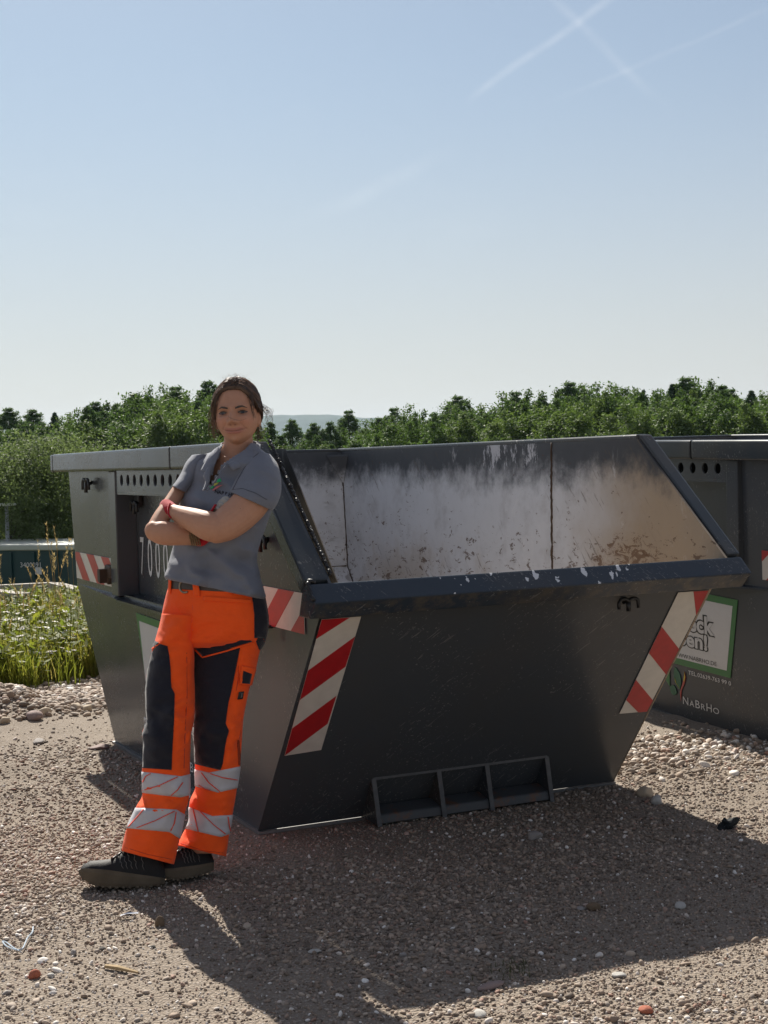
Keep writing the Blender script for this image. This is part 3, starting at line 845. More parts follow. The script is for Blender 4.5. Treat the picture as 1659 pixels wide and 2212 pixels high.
# ------------------------------------------------------------------ the worker
class Loft:
    """closed rings between a left and a right outline, with real depth behind and in front"""
    def __init__(self, rows, M=160, N=72, wr=None, power=2.0):
        R = smoothpath(rows, M)          # xL yL xR yR depth half_depth skew
        th = np.linspace(0, 2 * np.pi, N, endpoint=False)
        c, s = np.cos(th), np.sin(th)
        if power != 2.0:
            c = np.sign(c) * np.abs(c) ** (2 / power); s = np.sign(s) * np.abs(s) ** (2 / power)
        f = (c + 1) / 2
        self.X = R[:, 0:1] * (1 - f) + R[:, 2:3] * f
        self.Y = R[:, 1:2] * (1 - f) + R[:, 3:4] * f
        self.D = R[:, 4:5] + R[:, 5:6] * s + R[:, 6:7] * c
        self.c, self.s, self.M, self.N = c, s, M, N
        if wr is not None:
            P = PXA(self.X, self.Y, self.D)
            dd, dx = wr(self.X, self.Y, self.s[None] + 0 * self.X, P)
            self.D = self.D + dd; self.X = self.X + dx
    def verts(self):
        return PXA(self.X, self.Y, self.D)
    def faces(self):
        M, N = self.M, self.N
        i = np.arange(M - 1)[:, None] * N; k = np.arange(N)[None]; k2 = (k + 1) % N
        return np.stack([i + k, i + k2, i + N + k2, i + N + k], -1).reshape(-1, 4)
    def front(self):
        m = self.s < 0.15
        return self.X[:, m].ravel(), self.Y[:, m].ravel(), self.D[:, m].ravel()
    def depth_at(self, x, y):
        fx, fy, fd = self.front()
        x = np.asarray(x, float).ravel(); y = np.asarray(y, float).ravel()
        out = np.zeros(len(x))
        for i in range(len(x)):
            d2 = (fx - x[i]) ** 2 + (fy - y[i]) ** 2
            j = np.argpartition(d2, 5)[:5]
            w = 1 / (d2[j] + 0.3) ** 1.5
            out[i] = (w * fd[j]).sum() / w.sum()
        return out
    def normal_at(self, x, y):
        fx, fy, fd = self.front()
        m = self.s < 0.15
        cc = np.broadcast_to(self.c[m][None], (self.M, m.sum())).ravel(); ss = np.broadcast_to(self.s[m][None], (self.M, m.sum())).ravel()
        x = np.asarray(x, float).ravel(); y = np.asarray(y, float).ravel()
        j = [int(np.argmin((fx - a) ** 2 + (fy - b) ** 2)) for a, b in zip(x, y)]
        return cc[j], ss[j]
def resamp(pl, n):
    pl = np.asarray(pl, float)
    L = np.r_[0, np.cumsum(np.hypot(*np.diff(pl, axis=0).T))]
    t = np.linspace(0, L[-1], n)
    # keep the corners of the outline
    for l in L[1:-1]:
        t[np.argmin(np.abs(t - l))] = l
    return np.stack([np.interp(t, L, pl[:, 0]), np.interp(t, L, pl[:, 1])], -1)
def patch(name, loft, A, B, mat, parent, lift=0.004, n=24, m=10, th=0.003):
    """cloth panel lying on a loft between two outlines"""
    A, B = resamp(A, n), resamp(B, n)
    t = np.linspace(0, 1, m)[None, :, None]
    Q = A[:, None] * (1 - t) + B[:, None] * t
    d = loft.depth_at(Q[..., 0], Q[..., 1])
    nc, ns = loft.normal_at(Q[..., 0], Q[..., 1])
    V = PXA(Q[..., 0].ravel() + nc * lift * 626, Q[..., 1], d + np.minimum(ns, -0.25) * lift)
    o = gridmesh(name, V, n, m, mat, parent)
    sm = o.modifiers.new("cloth", 'SOLIDIFY'); sm.thickness = th; sm.offset = 0
    return o
def band(name, loft, top, bot, mat, parent, lift=0.004, m=7):
    top, bot = np.asarray(top, float), np.asarray(bot, float)
    V = np.zeros((m, loft.N, 3))
    for k in range(loft.N):
        xs, ys, ds = loft.X[:, k], loft.Y[:, k], loft.D[:, k]
        xm = xs[np.argmin(np.abs(ys - (top[0][1] + bot[0][1]) / 2))]
        yt, yb = np.interp(xm, top[:, 0], top[:, 1]), np.interp(xm, bot[:, 0], bot[:, 1])
        yy = np.linspace(yt, yb, m)
        o_ = np.argsort(ys)
        x_, d_ = np.interp(yy, ys[o_], xs[o_]), np.interp(yy, ys[o_], ds[o_])
        V[:, k] = PXA(x_ + loft.c[k] * lift * 600, yy, d_ + loft.s[k] * lift)
    V = V.reshape(-1, 3)
    i = np.arange(m - 1)[:, None] * loft.N; k = np.arange(loft.N)[None]; k2 = (k + 1) % loft.N
    F = np.stack([i + k, i + k2, i + loft.N + k2, i + loft.N + k], -1).reshape(-1, 4)
    o = mesh(name, V, F, mat, parent, True)
    sm = o.modifiers.new("cloth", 'SOLIDIFY'); sm.thickness = 0.003; sm.offset = 0
    return o
def strip_line(name, loft, pts, wpx, mat, parent, lift=0.006, n=14):
    p = resamp(pts, n)
    t = np.gradient(p, axis=0); t /= np.linalg.norm(t, axis=1)[:, None]
    nn = np.stack([-t[:, 1], t[:, 0]], -1) * wpx / 2
    return patch(name, loft, p - nn, p + nn, mat, parent, lift, n, 2, 0.0015)

def cloth_mat(name, col, bscale=900, var=0.08, rough=0.85, emis=None, sheen=0.2):
    mt, nt, bs, oc = newmat(name)
    a = noi(nt, oc, 14.0, 4.0)
    c = mix(nt, a, tuple(x * (1 - var) for x in col), tuple(min(1, x * (1 + var)) for x in col))
    put(nt, bs.inputs['Base Color'], c)
    bs.inputs['Roughness'].default_value = rough
    bs.inputs['Specular IOR Level'].default_value = 0.25
    bs.inputs['Sheen Weight'].default_value = sheen
    h = mth(nt, 'ADD', mth(nt, 'MULTIPLY', noi(nt, oc, bscale, 2.0), 0.15), mth(nt, 'ADD', noi(nt, scl(nt, oc, (1, 1, 0.45), (0.3, 0.5, 0)), 22.0, 3.0, 0.5), mth(nt, 'MULTIPLY', noi(nt, oc, 60.0, 2.0), 0.3)))
    bump(nt, bs, h, 0.5, 0.006)
    return mt
M_ORANGE = cloth_mat("fluorescent_orange_cloth", (1.0, 0.105, 0.012), sheen=0.1)
M_NAVY = cloth_mat("navy_cloth", (0.012, 0.013, 0.022))
M_SHIRT = cloth_mat("grey_pique_cotton", (0.165, 0.180, 0.220), 1400)
M_SHIRTD = cloth_mat("grey_rib_collar", (0.175, 0.190, 0.230), 1800)
M_REFL = cloth_mat("silver_reflective_tape", (0.50, 0.50, 0.53), 300, 0.04, 0.5)
M_BELT = plain("brown_leather", (0.060, 0.042, 0.030), 0.5, 0.5, 0, 0.2, 40, 0.3, 300)
M_BRASS = plain("bead_metal", (0.32, 0.27, 0.20), 0.3, 0.6, 0.9, 0.3, 60)
M_GLOVE = cloth_mat("grey_knit_glove", (0.36, 0.34, 0.31), 700)
M_CUFF = cloth_mat("red_knit_cuff", (0.42, 0.012, 0.022), 900)
M_SHOE = plain("black_nubuck", (0.014, 0.014, 0.015), 0.65, 0.3, 0, 0.5, 25, 0.5, 260)
M_SOLE = plain("dusty_rubber_sole", (0.105, 0.085, 0.060), 0.8, 0.3, 0, 0.6, 14, 0.6, 120)
M_STITCH = plain("pale_stitching", (0.14, 0.135, 0.13), 0.8)
M_TOECAP = plain("rubber_toe_cap", (0.020, 0.020, 0.020), 0.55, 0.4, 0, 0.3, 30)

person = thing("person", "person in hi-vis orange work trousers and grey polo shirt leaning on the skip, arms folded", "person", tuple(Vector(PXL(380, 1905, 4.97))))
PLOC = Vector(person.location)
def keep(o):
    """children are modelled in world coordinates"""
    o.matrix_parent_inverse = Matrix.Translation(-PLOC)
    return o
root = person
_link = link
def link(name, data, parent=None):
    o = _link(name, data, parent)
    if parent is person:
        o.matrix_parent_inverse = Matrix.Translation(-PLOC)
    return o

# ---- trousers
def wr_leg(knee, amp=1.0, seed=0):
    def f(X, Y, s, P):
        Q = P.reshape(-1, 3)
        tilt = np.stack([Q[:, 0] * 9 + Q[:, 2] * 5, Q[:, 1] * 9, Q[:, 2] * 17 - Q[:, 0] * 8], -1) + seed
        w1 = fbm(tilt, 3).reshape(X.shape)
        w2 = fbm(np.stack([Q[:, 0] * 16 - Q[:, 2] * 9, Q[:, 1] * 12, Q[:, 2] * 26 + Q[:, 0] * 14], -1) + 31 + seed, 2).reshape(X.shape)
        a = 0.008 + 0.012 * np.exp(-((Y - knee) / 55) ** 2) + 0.012 * np.exp(-((Y - 1745) / 45) ** 2) + 0.010 * np.exp(-((Y - 1385) / 40) ** 2)
        ridge = 1 - np.abs(w1) * 2.2
        d = -amp * 1.35 * a * (0.7 * ridge + 0.5 * w2)
        return d, amp * a * 160 * w2 * (1 - np.abs(s)) * 0.4
    return f
LEG_R = Loft([(351, 1326, 436, 1330, 4.985, .105, 0), (346, 1350, 424, 1352, 4.985, .108, 0), (340, 1372, 418, 1372, 4.98, .106, 0), (332, 1400, 418, 1400, 4.97, .102, 0),
              (320, 1446, 418, 1446, 4.96, .096, 0), (316, 1488, 419, 1488, 4.945, .093, 0), (317, 1530, 419, 1530, 4.93, .09, 0), (319, 1556, 417, 1557, 4.925, .088, 0),
              (309, 1585, 411, 1586, 4.92, .086, 0), (312, 1607, 410, 1610, 4.92, .084, 0), (310, 1630, 409, 1635, 4.925, .082, 0), (309, 1664, 408, 1668, 4.93, .080, 0),
              (310, 1700, 408, 1704, 4.93, .078, 0), (308, 1722, 405, 1728, 4.935, .076, 0), (296, 1742, 398, 1756, 4.935, .078, 0), (285, 1766, 392, 1784, 4.93, .078, 0),
              (274, 1794, 386, 1815, 4.925, .079, 0), (264, 1838, 374, 1867, 4.92, .080, 0)], 200, 84, wr_leg(1570, 1.0, 0))
LEG_L = Loft([(440, 1326, 578, 1328, 5.03, .105, -.03), (424, 1350, 577, 1352, 5.03, .108, -.03), (417, 1376, 573, 1378, 5.03, .105, -.03), (416, 1402, 560, 1404, 5.025, .10, -.02),
              (417, 1455, 549, 1456, 5.015, .096, -.02), (418, 1480, 539, 1481, 5.01, .094, -.02), (420, 1538, 526, 1539, 5.0, .09, -.02), (418, 1583, 521, 1584, 4.995, .087, -.02),
              (421, 1614, 519, 1614, 4.995, .084, -.02), (423, 1648, 517, 1648, 5.0, .08, -.02), (423, 1672, 515, 1671, 5.01, .078, -.02), (423, 1702, 510, 1702, 5.02, .076, -.02),
              (411, 1733, 505, 1735, 5.03, .075, -.02), (410, 1772, 498, 1773, 5.03, .075, -.02), (396, 1803, 492, 1812, 5.03, .076, -.02), (382, 1826, 487, 1850, 5.03, .078, -.02)], 200, 84, wr_leg(1585, 1.0, 11))
PELV = Loft([(373, 1240, 562, 1262, 4.99, .10, -.03), (369, 1254, 566, 1272, 4.99, .104, -.03), (362, 1280, 569, 1288, 4.995, .115, -.03), (354, 1312, 574, 1314, 5.0, .125, -.03),
             (350, 1338, 578, 1338, 5.005, .128, -.03), (346, 1360, 577, 1358, 5.008, .122, -.03), (343, 1382, 570, 1384, 5.008, .105, -.02), (350, 1398, 556, 1398, 5.008, .07, -.01)], 90, 110, wr_leg(1395, 0.55, 23))
def loft_obj(name, lofts, mat, parent, smooth=True, drop=None):
    V, F, b = [], [], 0
    for L in lofts:
        V.append(L.verts()); F.append(L.faces() + b); b += len(V[-1])
    V = np.vstack(V); F = np.vstack(F)
    return mesh(name, V, F.tolist(), mat, parent, smooth)
trs = loft_obj("trousers", [PELV, LEG_R, LEG_L], M_ORANGE, person)
trs.modifiers.new("cloth", 'SOLIDIFY').thickness = 0.003
# navy thigh and knee panels
patch("thigh_panel", LEG_R, [(345, 1390), (331, 1410), (322, 1446), (317.5, 1490), (318.5, 1530), (320.5, 1556), (311, 1585), (313.5, 1607), (311.5, 1659)], [(363, 1396), (366, 1418), (368, 1440), (370, 1485), (377, 1499), (375, 1560), (373, 1590), (371, 1630), (370, 1663)], M_NAVY, trs, 0.006, 70, 18)
patch("thigh_panel", LEG_L, [(417.5, 1404), (419.5, 1455), (421, 1500), (422, 1540), (419.5, 1580), (423, 1612), (424, 1648)], [(517, 1400), (510, 1436), (500, 1486), (492, 1520), (486, 1563), (493, 1579), (487, 1600), (480, 1650), (476, 1663)], M_NAVY, trs, 0.006, 70, 20)
patch("thigh_panel", LEG_L, [(424, 1647), (424.5, 1650)], [(477, 1648), (474, 1663)], M_NAVY, trs, 0.006, 6, 20)
patch("seat_panel", PELV, [(541, 1284), (544, 1300), (547, 1328), (547, 1352), (547, 1378)], [(568.5, 1288), (572, 1306), (576, 1330), (576.5, 1352), (571, 1378)], M_NAVY, trs, 0.006, 24, 8)
patch("seat_panel", LEG_L, [(547, 1376), (551, 1388), (557, 1403)], [(572, 1376), (567, 1390), (558.5, 1404)], M_NAVY, trs, 0.006, 12, 6)
# slanted pocket flap with orange piping
patch("pocket_flap", LEG_L, [(428, 1402), (442, 1417)], [(542, 1374), (540, 1386)], M_NAVY, trs, 0.009, 8, 26)
strip_line("piping", LEG_L, [(426, 1403), (441, 1420), (490, 1406), (541, 1388.5)], 3.2, M_ORANGE, trs, 0.010, 40)
patch("pocket_flap", LEG_R, [(338, 1384), (333, 1398)], [(348, 1389), (334.5, 1401)], M_NAVY, trs, 0.007, 6, 5)
strip_line("piping", LEG_R, [(333, 1402), (349, 1388.5)], 2.6, M_ORANGE, trs, 0.008, 10)
# cargo pocket with a navy window and a sewn label
patch("cargo_pocket", LEG_L, [(519, 1438), (514, 1478)], [(547, 1444), (537, 1480)], M_ORANGE, trs, 0.010, 14, 10, 0.006)
patch("pocket_window", LEG_L, [(521, 1449), (518, 1476)], [(537, 1456), (531.5, 1477.5)], M_NAVY, trs, 0.014, 8, 6)
patch("sewn_label", LEG_L, [(513.5, 1495), (509.5, 1511)], [(523, 1493.5), (520, 1510)], M_INK, trs, 0.008, 6, 6)
patch("label_mark", LEG_L, [(517.5, 1497), (515.5, 1507)], [(519.5, 1497), (517.5, 1507)], M_STITCH, trs, 0.0105, 5, 2, 0.001)
patch("knee_mesh", LEG_L, [(510.5, 1599), (511.5, 1630), (513, 1652)], [(514, 1599), (517, 1630), (516, 1652)], plain("red_mesh_cloth", (0.35, 0.05, 0.02), 0.9, 0.2, 0, 0.8, 300), trs, 0.004, 14, 4)
# reflective bands
TB = [("R", [(300, 1666), (345, 1671), (390, 1677), (412, 1671)], [(300, 1711), (345, 1717), (390, 1722), (412, 1717)]),
      ("R", [(270, 1744), (330, 1747), (376, 1749), (400, 1762)], [(255, 1786), (330, 1793), (372, 1797), (396, 1812)]),
      ("L", [(420, 1661), (452, 1669), (517, 1655)], [(420, 1697), (475, 1712), (515, 1702)]),
      ("L", [(405, 1741), (458, 1763), (503, 1760)], [(400, 1787), (484, 1808), (500, 1801)])]
for s_, t_, b_ in TB:
    band("reflective_band", LEG_R if s_ == "R" else LEG_L, t_, b_, M_REFL, trs, 0.004)
M_CORAL = cloth_mat("coral_seam", (0.80, 0.09, 0.05), 500)
M_SEAM = cloth_mat("orange_seam", (0.55, 0.042, 0.008), 500)
for L_, pts in ((LEG_R, [(402, 1410), (403, 1500), (398, 1590), (396, 1660)]), (LEG_L, [(536, 1485), (524, 1545), (515, 1598)]), (LEG_L, [(514, 1438), (513, 1470), (509, 1492)]), (LEG_R, [(268, 1829), (320, 1846), (373, 1857)]), (LEG_L, [(385, 1819), (440, 1838), (487, 1843)])):
    strip_line("stitched_seam", L_, pts, 1.3, M_SEAM, trs, 0.003, 24)
for L_, pts in ((LEG_R, [(311, 1708), (345, 1697), (382, 1678)]), (LEG_R, [(312, 1690), (318, 1677), (328, 1671)]), (LEG_R, [(368, 1719), (382, 1706), (392, 1690)]),
                (LEG_R, [(298, 1788), (335, 1773), (375, 1752)]), (LEG_R, [(281, 1786), (300, 1764), (313, 1748)]), (LEG_R, [(366, 1795), (374, 1778), (378, 1754)]),
                (LEG_L, [(438, 1669), (452, 1690), (475, 1711)]), (LEG_L, [(455, 1671), (480, 1680), (509, 1685)]), (LEG_L, [(433, 1696), (444, 1704), (455, 1708)]),
                (LEG_L, [(420, 1745), (425, 1770), (430, 1797)]), (LEG_L, [(434, 1752), (460, 1781), (484, 1802)]), (LEG_L, [(489, 1764), (491, 1782), (494, 1796)])):
    strip_line("seam_line", L_, pts, 1.8, M_CORAL, trs, 0.0075, 14)
# belt, buckle, loops
BELT = Loft([(369, 1251, 566, 1263, 4.99, .107, -.03), (367.5, 1262, 567, 1273, 4.99, .110, -.03), (366, 1272, 568, 1283, 4.99, .113, -.03)], 8, 96)
bl = loft_obj("belt", [BELT], M_BELT, person)
bl.modifiers.new("leather", 'SOLIDIFY').thickness = 0.004
V, F = [], []
bpts = [(399 + 11 * math.cos(a), 1266.5 + 13.5 * math.sin(a)) for a in np.linspace(rad(65), rad(300), 20)]
dd = BELT.depth_at([p[0] for p in bpts], [p[1] for p in bpts]) - 0.008
for (x_, y_), d_ in zip(bpts, dd):
    c = PXL(x_, y_, d_)
    tube(V, F, [c + np.array([0, 0, -.0036]), c + np.array([0, 0, -.0018]), c + np.array([0, 0, .0018]), c + np.array([0, 0, .0036])], [.0018, .0036, .0036, .0018], 8)
mesh("buckle", V, F, M_BRASS, bl, True).matrix_parent_inverse = Matrix.Identity(4)
patch("belt_loop", BELT, [(418.5 + 0, 1248), (421, 1286)], [(430, 1249), (434, 1288)], M_ORANGE, trs, 0.010, 10, 5).location = (0, 0, 0)
for q in trs.children:
    if q.name.startswith("belt_loop"):
        pass
patch("belt_loop", BELT, [(371, 1248), (369, 1282)], [(376, 1248), (374, 1284)], M_ORANGE, trs, 0.010, 10, 4)
strip_line("fly_seam", PELV, [(415, 1292), (418, 1320), (415, 1345), (417, 1362)], 1.2, M_CORAL, trs, 0.002, 12)
patch("front_pocket", PELV, [(441, 1288), (440, 1297)], [(541, 1296), (541, 1303)], M_ORANGE, trs, 0.007, 6, 20, 0.004)

# ---- shirt
def wr_shirt(X, Y, s, P):
    Q = P.reshape(-1, 3)
    w1 = fbm(np.stack([Q[:, 0] * 8 + Q[:, 2] * 11, Q[:, 1] * 8, Q[:, 2] * 10 - Q[:, 0] * 11], -1) + 3, 2).reshape(X.shape)
    w2 = fbm(np.stack([Q[:, 0] * 4 - Q[:, 2] * 9, Q[:, 1] * 5, Q[:, 2] * 15 + Q[:, 0] * 4], -1) + 50, 3).reshape(X.shape)
    low = smooth01((Y - 1165) / 60)
    a = 0.010 + 0.010 * low
    d = -a * (0.8 * (1 - 3.0 * np.abs(w1)) + 0.6 * w2 * low)
    f = np.clip(-s, 0, 1)
    d = d - f * (0.040 * np.exp(-((X - 420) / 26) ** 2 - ((Y - 1082) / 34) ** 2) + 0.030 * np.exp(-((X - 492) / 30) ** 2 - ((Y - 1090) / 34) ** 2))
    return d, a * 230 * w2 * low
TORSO = Loft([(484, 962, 548, 958, 5.02, .056, -.01), (474, 972, 556, 966, 5.02, .066, -.02), (452, 980, 568, 976, 5.015, .082, -.03), (430, 988, 580, 986, 5.01, .094, -.04),
              (412, 1002, 592, 998, 5.0, .102, -.045), (404, 1022, 598, 1018, 5.0, .108, -.05), (399, 1050, 598, 1046, 5.0, .114, -.05), (390, 1080, 592, 1074, 4.995, .118, -.05),
              (387, 1110, 584, 1104, 4.99, .116, -.045), (382, 1145, 572, 1140, 4.985, .112, -.04), (376, 1180, 560, 1174, 4.985, .108, -.035), (369, 1205, 555, 1206, 4.985, .11, -.03),
              (362, 1228, 558, 1244, 4.985, .117, -.03), (356, 1244, 566, 1270, 4.985, .124, -.03), (360, 1250, 571, 1288, 4.987, .124, -.03), (368, 1249, 566, 1294, 4.99, .116, -.03)], 190, 110, wr_shirt)
SLV_L = Loft([(548, 972, 582, 982, 4.965, .056, 0), (536, 988, 597, 1002, 4.945, .070, 0), (522, 1012, 604, 1026, 4.92, .080, 0), (508, 1040, 606, 1056, 4.895, .084, 0), (500, 1056, 600, 1082, 4.882, .084, 0), (499, 1061, 589, 1100, 4.876, .082, 0), (503, 1059, 586, 1097, 4.876, .077, 0)], 80, 64,
             lambda X, Y, s, P: (-0.007 * fbm(np.stack([P[:, 0] * 12 + P[:, 2] * 14, P[:, 1] * 12, P[:, 2] * 9], -1), 3).reshape(X.shape) * 1.6, 0))
SLV_R = Loft([(416, 984, 450, 980, 5.05, .06, 0), (403, 1000, 440, 1002, 5.04, .066, 0), (393, 1022, 426, 1032, 5.03, .066, 0), (382, 1040, 410, 1052, 5.015, .064, 0), (375, 1049, 402, 1062, 5.005, .060, 0), (377, 1048, 400, 1059, 5.005, .054, 0)], 50, 48,
             lambda X, Y, s, P: (-0.006 * fbm(np.stack([P[:, 0] * 16 + P[:, 2] * 14, P[:, 1] * 12, P[:, 2] * 12], -1) + 8, 3).reshape(X.shape) * 1.6, 0))
def in_poly(x, y, poly):
    r = np.zeros(len(x), bool); n = len(poly)
    for i in range(n):
        (x0, y0), (x1, y1) = poly[i], poly[(i + 1) % n]
        c = ((y0 > y) != (y1 > y)) & (x < (x1 - x0) * (y - y0) / (y1 - y0 + 1e-9) + x0)
        r ^= c
    return r
VNECK = [(482, 950), (548, 950), (530, 972), (502, 990), (480, 1004), (466, 1030), (452, 1052), (449, 1052), (463, 1010), (476, 978)]
V0 = TORSO.verts(); F0 = TORSO.faces()
cx, cy = TORSO.X.ravel()[F0].mean(1), TORSO.Y.ravel()[F0].mean(1)
fr_ = (TORSO.s[None] + 0 * TORSO.X).ravel()[F0].mean(1) < 0
drop = fr_ & in_poly(cx, cy, VNECK)
Vs = np.vstack([V0, SLV_L.verts(), SLV_R.verts()])
Fs = F0[~drop].tolist() + (SLV_L.faces() + len(V0)).tolist() + (SLV_R.faces() + len(V0) + SLV_L.M * SLV_L.N).tolist()
shirt = mesh("polo_shirt", Vs, Fs, M_SHIRT, person, True)
sm = shirt.modifiers.new("cloth", 'SOLIDIFY'); sm.thickness = 0.003
def free_patch(name, A, B, mat, parent, n=16, m=8, th=0.003):
    """cloth piece given by two outlines with depths (x, y, depth)"""
    A = smoothpath(A, n); B = smoothpath(B, n)
    t = np.linspace(0, 1, m)[None, :, None]
    Q = A[:, None] * (1 - t) + B[:, None] * t
    Q[..., 2] -= 0.010 * np.sin(np.linspace(0, np.pi, m))[None]
    o = gridmesh(name, PXA(Q[..., 0], Q[..., 1], Q[..., 2]), n, m, mat, parent)
    sm_ = o.modifiers.new("cloth", 'SOLIDIFY'); sm_.thickness = th; sm_.offset = 0
    return o
free_patch("collar", [(483, 960, 4.985), (478, 968, 4.955), (472, 982, 4.925), (464, 1004, 4.905), (456, 1026, 4.89)], [(474, 964, 4.99), (462, 972, 4.955), (450, 986, 4.925), (441, 1002, 4.91), (434, 1016, 4.90)], M_SHIRTD, shirt, 20, 10)
free_patch("collar", [(553, 957, 5.04), (545, 968, 4.985), (528, 982, 4.93), (510, 992, 4.90), (492, 1002, 4.89)], [(562, 960, 5.03), (562, 975, 4.975), (556, 988, 4.93), (538, 1003, 4.895), (503, 1017, 4.875)], M_SHIRTD, shirt, 20, 10)
free_patch("collar", [(478, 962, 5.0), (482, 955, 5.06), (515, 950, 5.09), (548, 952, 5.07), (556, 957, 5.03)], [(474, 966, 5.0), (478, 968, 5.075), (515, 966, 5.105), (552, 966, 5.085), (562, 962, 5.03)], M_SHIRTD, shirt, 20, 6)
# placket: inner edge strips and the hanging left facing
free_patch("placket", [(492, 1000, 4.885), (478, 1018, 4.873), (466, 1036, 4.868), (452, 1056, 4.868)], [(486, 1008, 4.88), (474, 1026, 4.872), (462, 1044, 4.866), (446, 1062, 4.868)], M_SHIRT, shirt, 16, 5)
free_patch("placket", [(462, 1004, 4.90), (455, 1024, 4.885), (452, 1040, 4.878), (445, 1058, 4.872)], [(446, 1012, 4.895), (440, 1028, 4.882), (444, 1042, 4.872), (438, 1060, 4.868)], M_SHIRT, shirt, 16, 5)
V, F = [], []
for x_, y_, d_ in ((470, 1026, 4.862), (457, 1046, 4.858)):
    c = PXL(x_, y_, d_); tube(V, F, [c, c + FW * 0.003], 0.004, 10)
mesh("shirt_button", V, F, M_INK, shirt)
M_SHSEAM = cloth_mat("dark_shirt_seam", (0.065, 0.072, 0.095), 900)
strip_line("shoulder_seam", SLV_L, [(560, 978), (540, 996), (528, 1014), (516, 1036), (505, 1058)], 1.3, M_SHSEAM, shirt, 0.0045, 24)
strip_line("sleeve_hem", SLV_L, [(503, 1058), (525, 1055), (552, 1065), (576, 1080)], 1.0, M_SHSEAM, shirt, 0.004, 24)
# embroidered emblem on the chest
def chest(name, poly, mat, lift):
    n = len(poly) // 2
    return patch(name, TORSO, poly[:n], poly[n:][::-1], mat, shirt, lift, 8, 5, 0.001)
M_EMB_G = plain("green_embroidery", (0.02, 0.42, 0.16), 0.7); M_EMB_Y = plain("yellow_embroidery", (0.5, 0.5, 0.10), 0.7)
M_EMB_R = plain("pink_embroidery", (0.62, 0.18, 0.20), 0.7); M_EMB_K = plain("dark_embroidery", (0.012, 0.013, 0.022), 0.7)
chest("emblem_leaf", [(471, 1036), (469, 1043), (479, 1040), (477, 1033)], M_EMB_G, 0.007)
chest("emblem_leaf", [(454, 1051), (455, 1056), (462, 1054), (464, 1049)], M_EMB_G, 0.007)
chest("emblem_leaf", [(465, 1044), (463, 1050), (470, 1047), (474, 1042)], M_EMB_Y, 0.0075)
chest("emblem_leaf", [(470, 1050), (460, 1059), (464, 1059), (482, 1047)], M_EMB_R, 0.007)
for k, ch in enumerate("NABRH"):
    x0 = 463 + k * 7.4
    c0 = TORSO.depth_at([x0 + 3], [1064])[0] - 0.012
    cu = bpy.data.curves.new("emblem_lettering", 'FONT'); cu.body = ch; cu.size = 0.0165; cu.offset = 0.0006
    cu.resolution_u = 3
    tmp = bpy.data.objects.new("t", cu); COL.objects.link(tmp)
    me_ = bpy.data.meshes.new_from_object(tmp.evaluated_get(bpy.context.evaluated_depsgraph_get())); bpy.data.objects.remove(tmp)
    me_.name = "emblem_lettering"
    o = link("emblem_lettering", me_, shirt)
    p = PXL(x0, 1064.5 + k * 1.7, c0)
    M4 = Matrix.Identity(4)
    rt = RT * math.cos(rad(-11)) + UP * math.sin(rad(-11)); up = -RT * math.sin(rad(-11)) + UP * math.cos(rad(-11))
    for i in range(3):
        M4[i][0], M4[i][1], M4[i][2], M4[i][3] = rt[i], up[i], -FW[i], p[i]
    me_.materials.clear(); me_.materials.append(M_EMB_K)
    o.matrix_parent_inverse = Matrix.Identity(4); o.matrix_basis = M4
SHIRT_FIX = shirt
# ---- head, built on a fine sphere then fused with the body
HC = PXL(511, 893, 4.985)                  # between the eyes, centre of the skull
hy, hr, hp = rad(-5), rad(-3.5), rad(2)
hx0 = RT; hz0 = np.array([0, 0, 1.0]); hz0 = hz0 - RT * (hz0 @ RT); hz0 /= np.linalg.norm(hz0)
hf0 = np.cross(hz0, hx0)                   # towards the camera: x right, f front, z up
hf0 = -np.cross(hx0, hz0)
if hf0 @ FW > 0: hf0 = -hf0
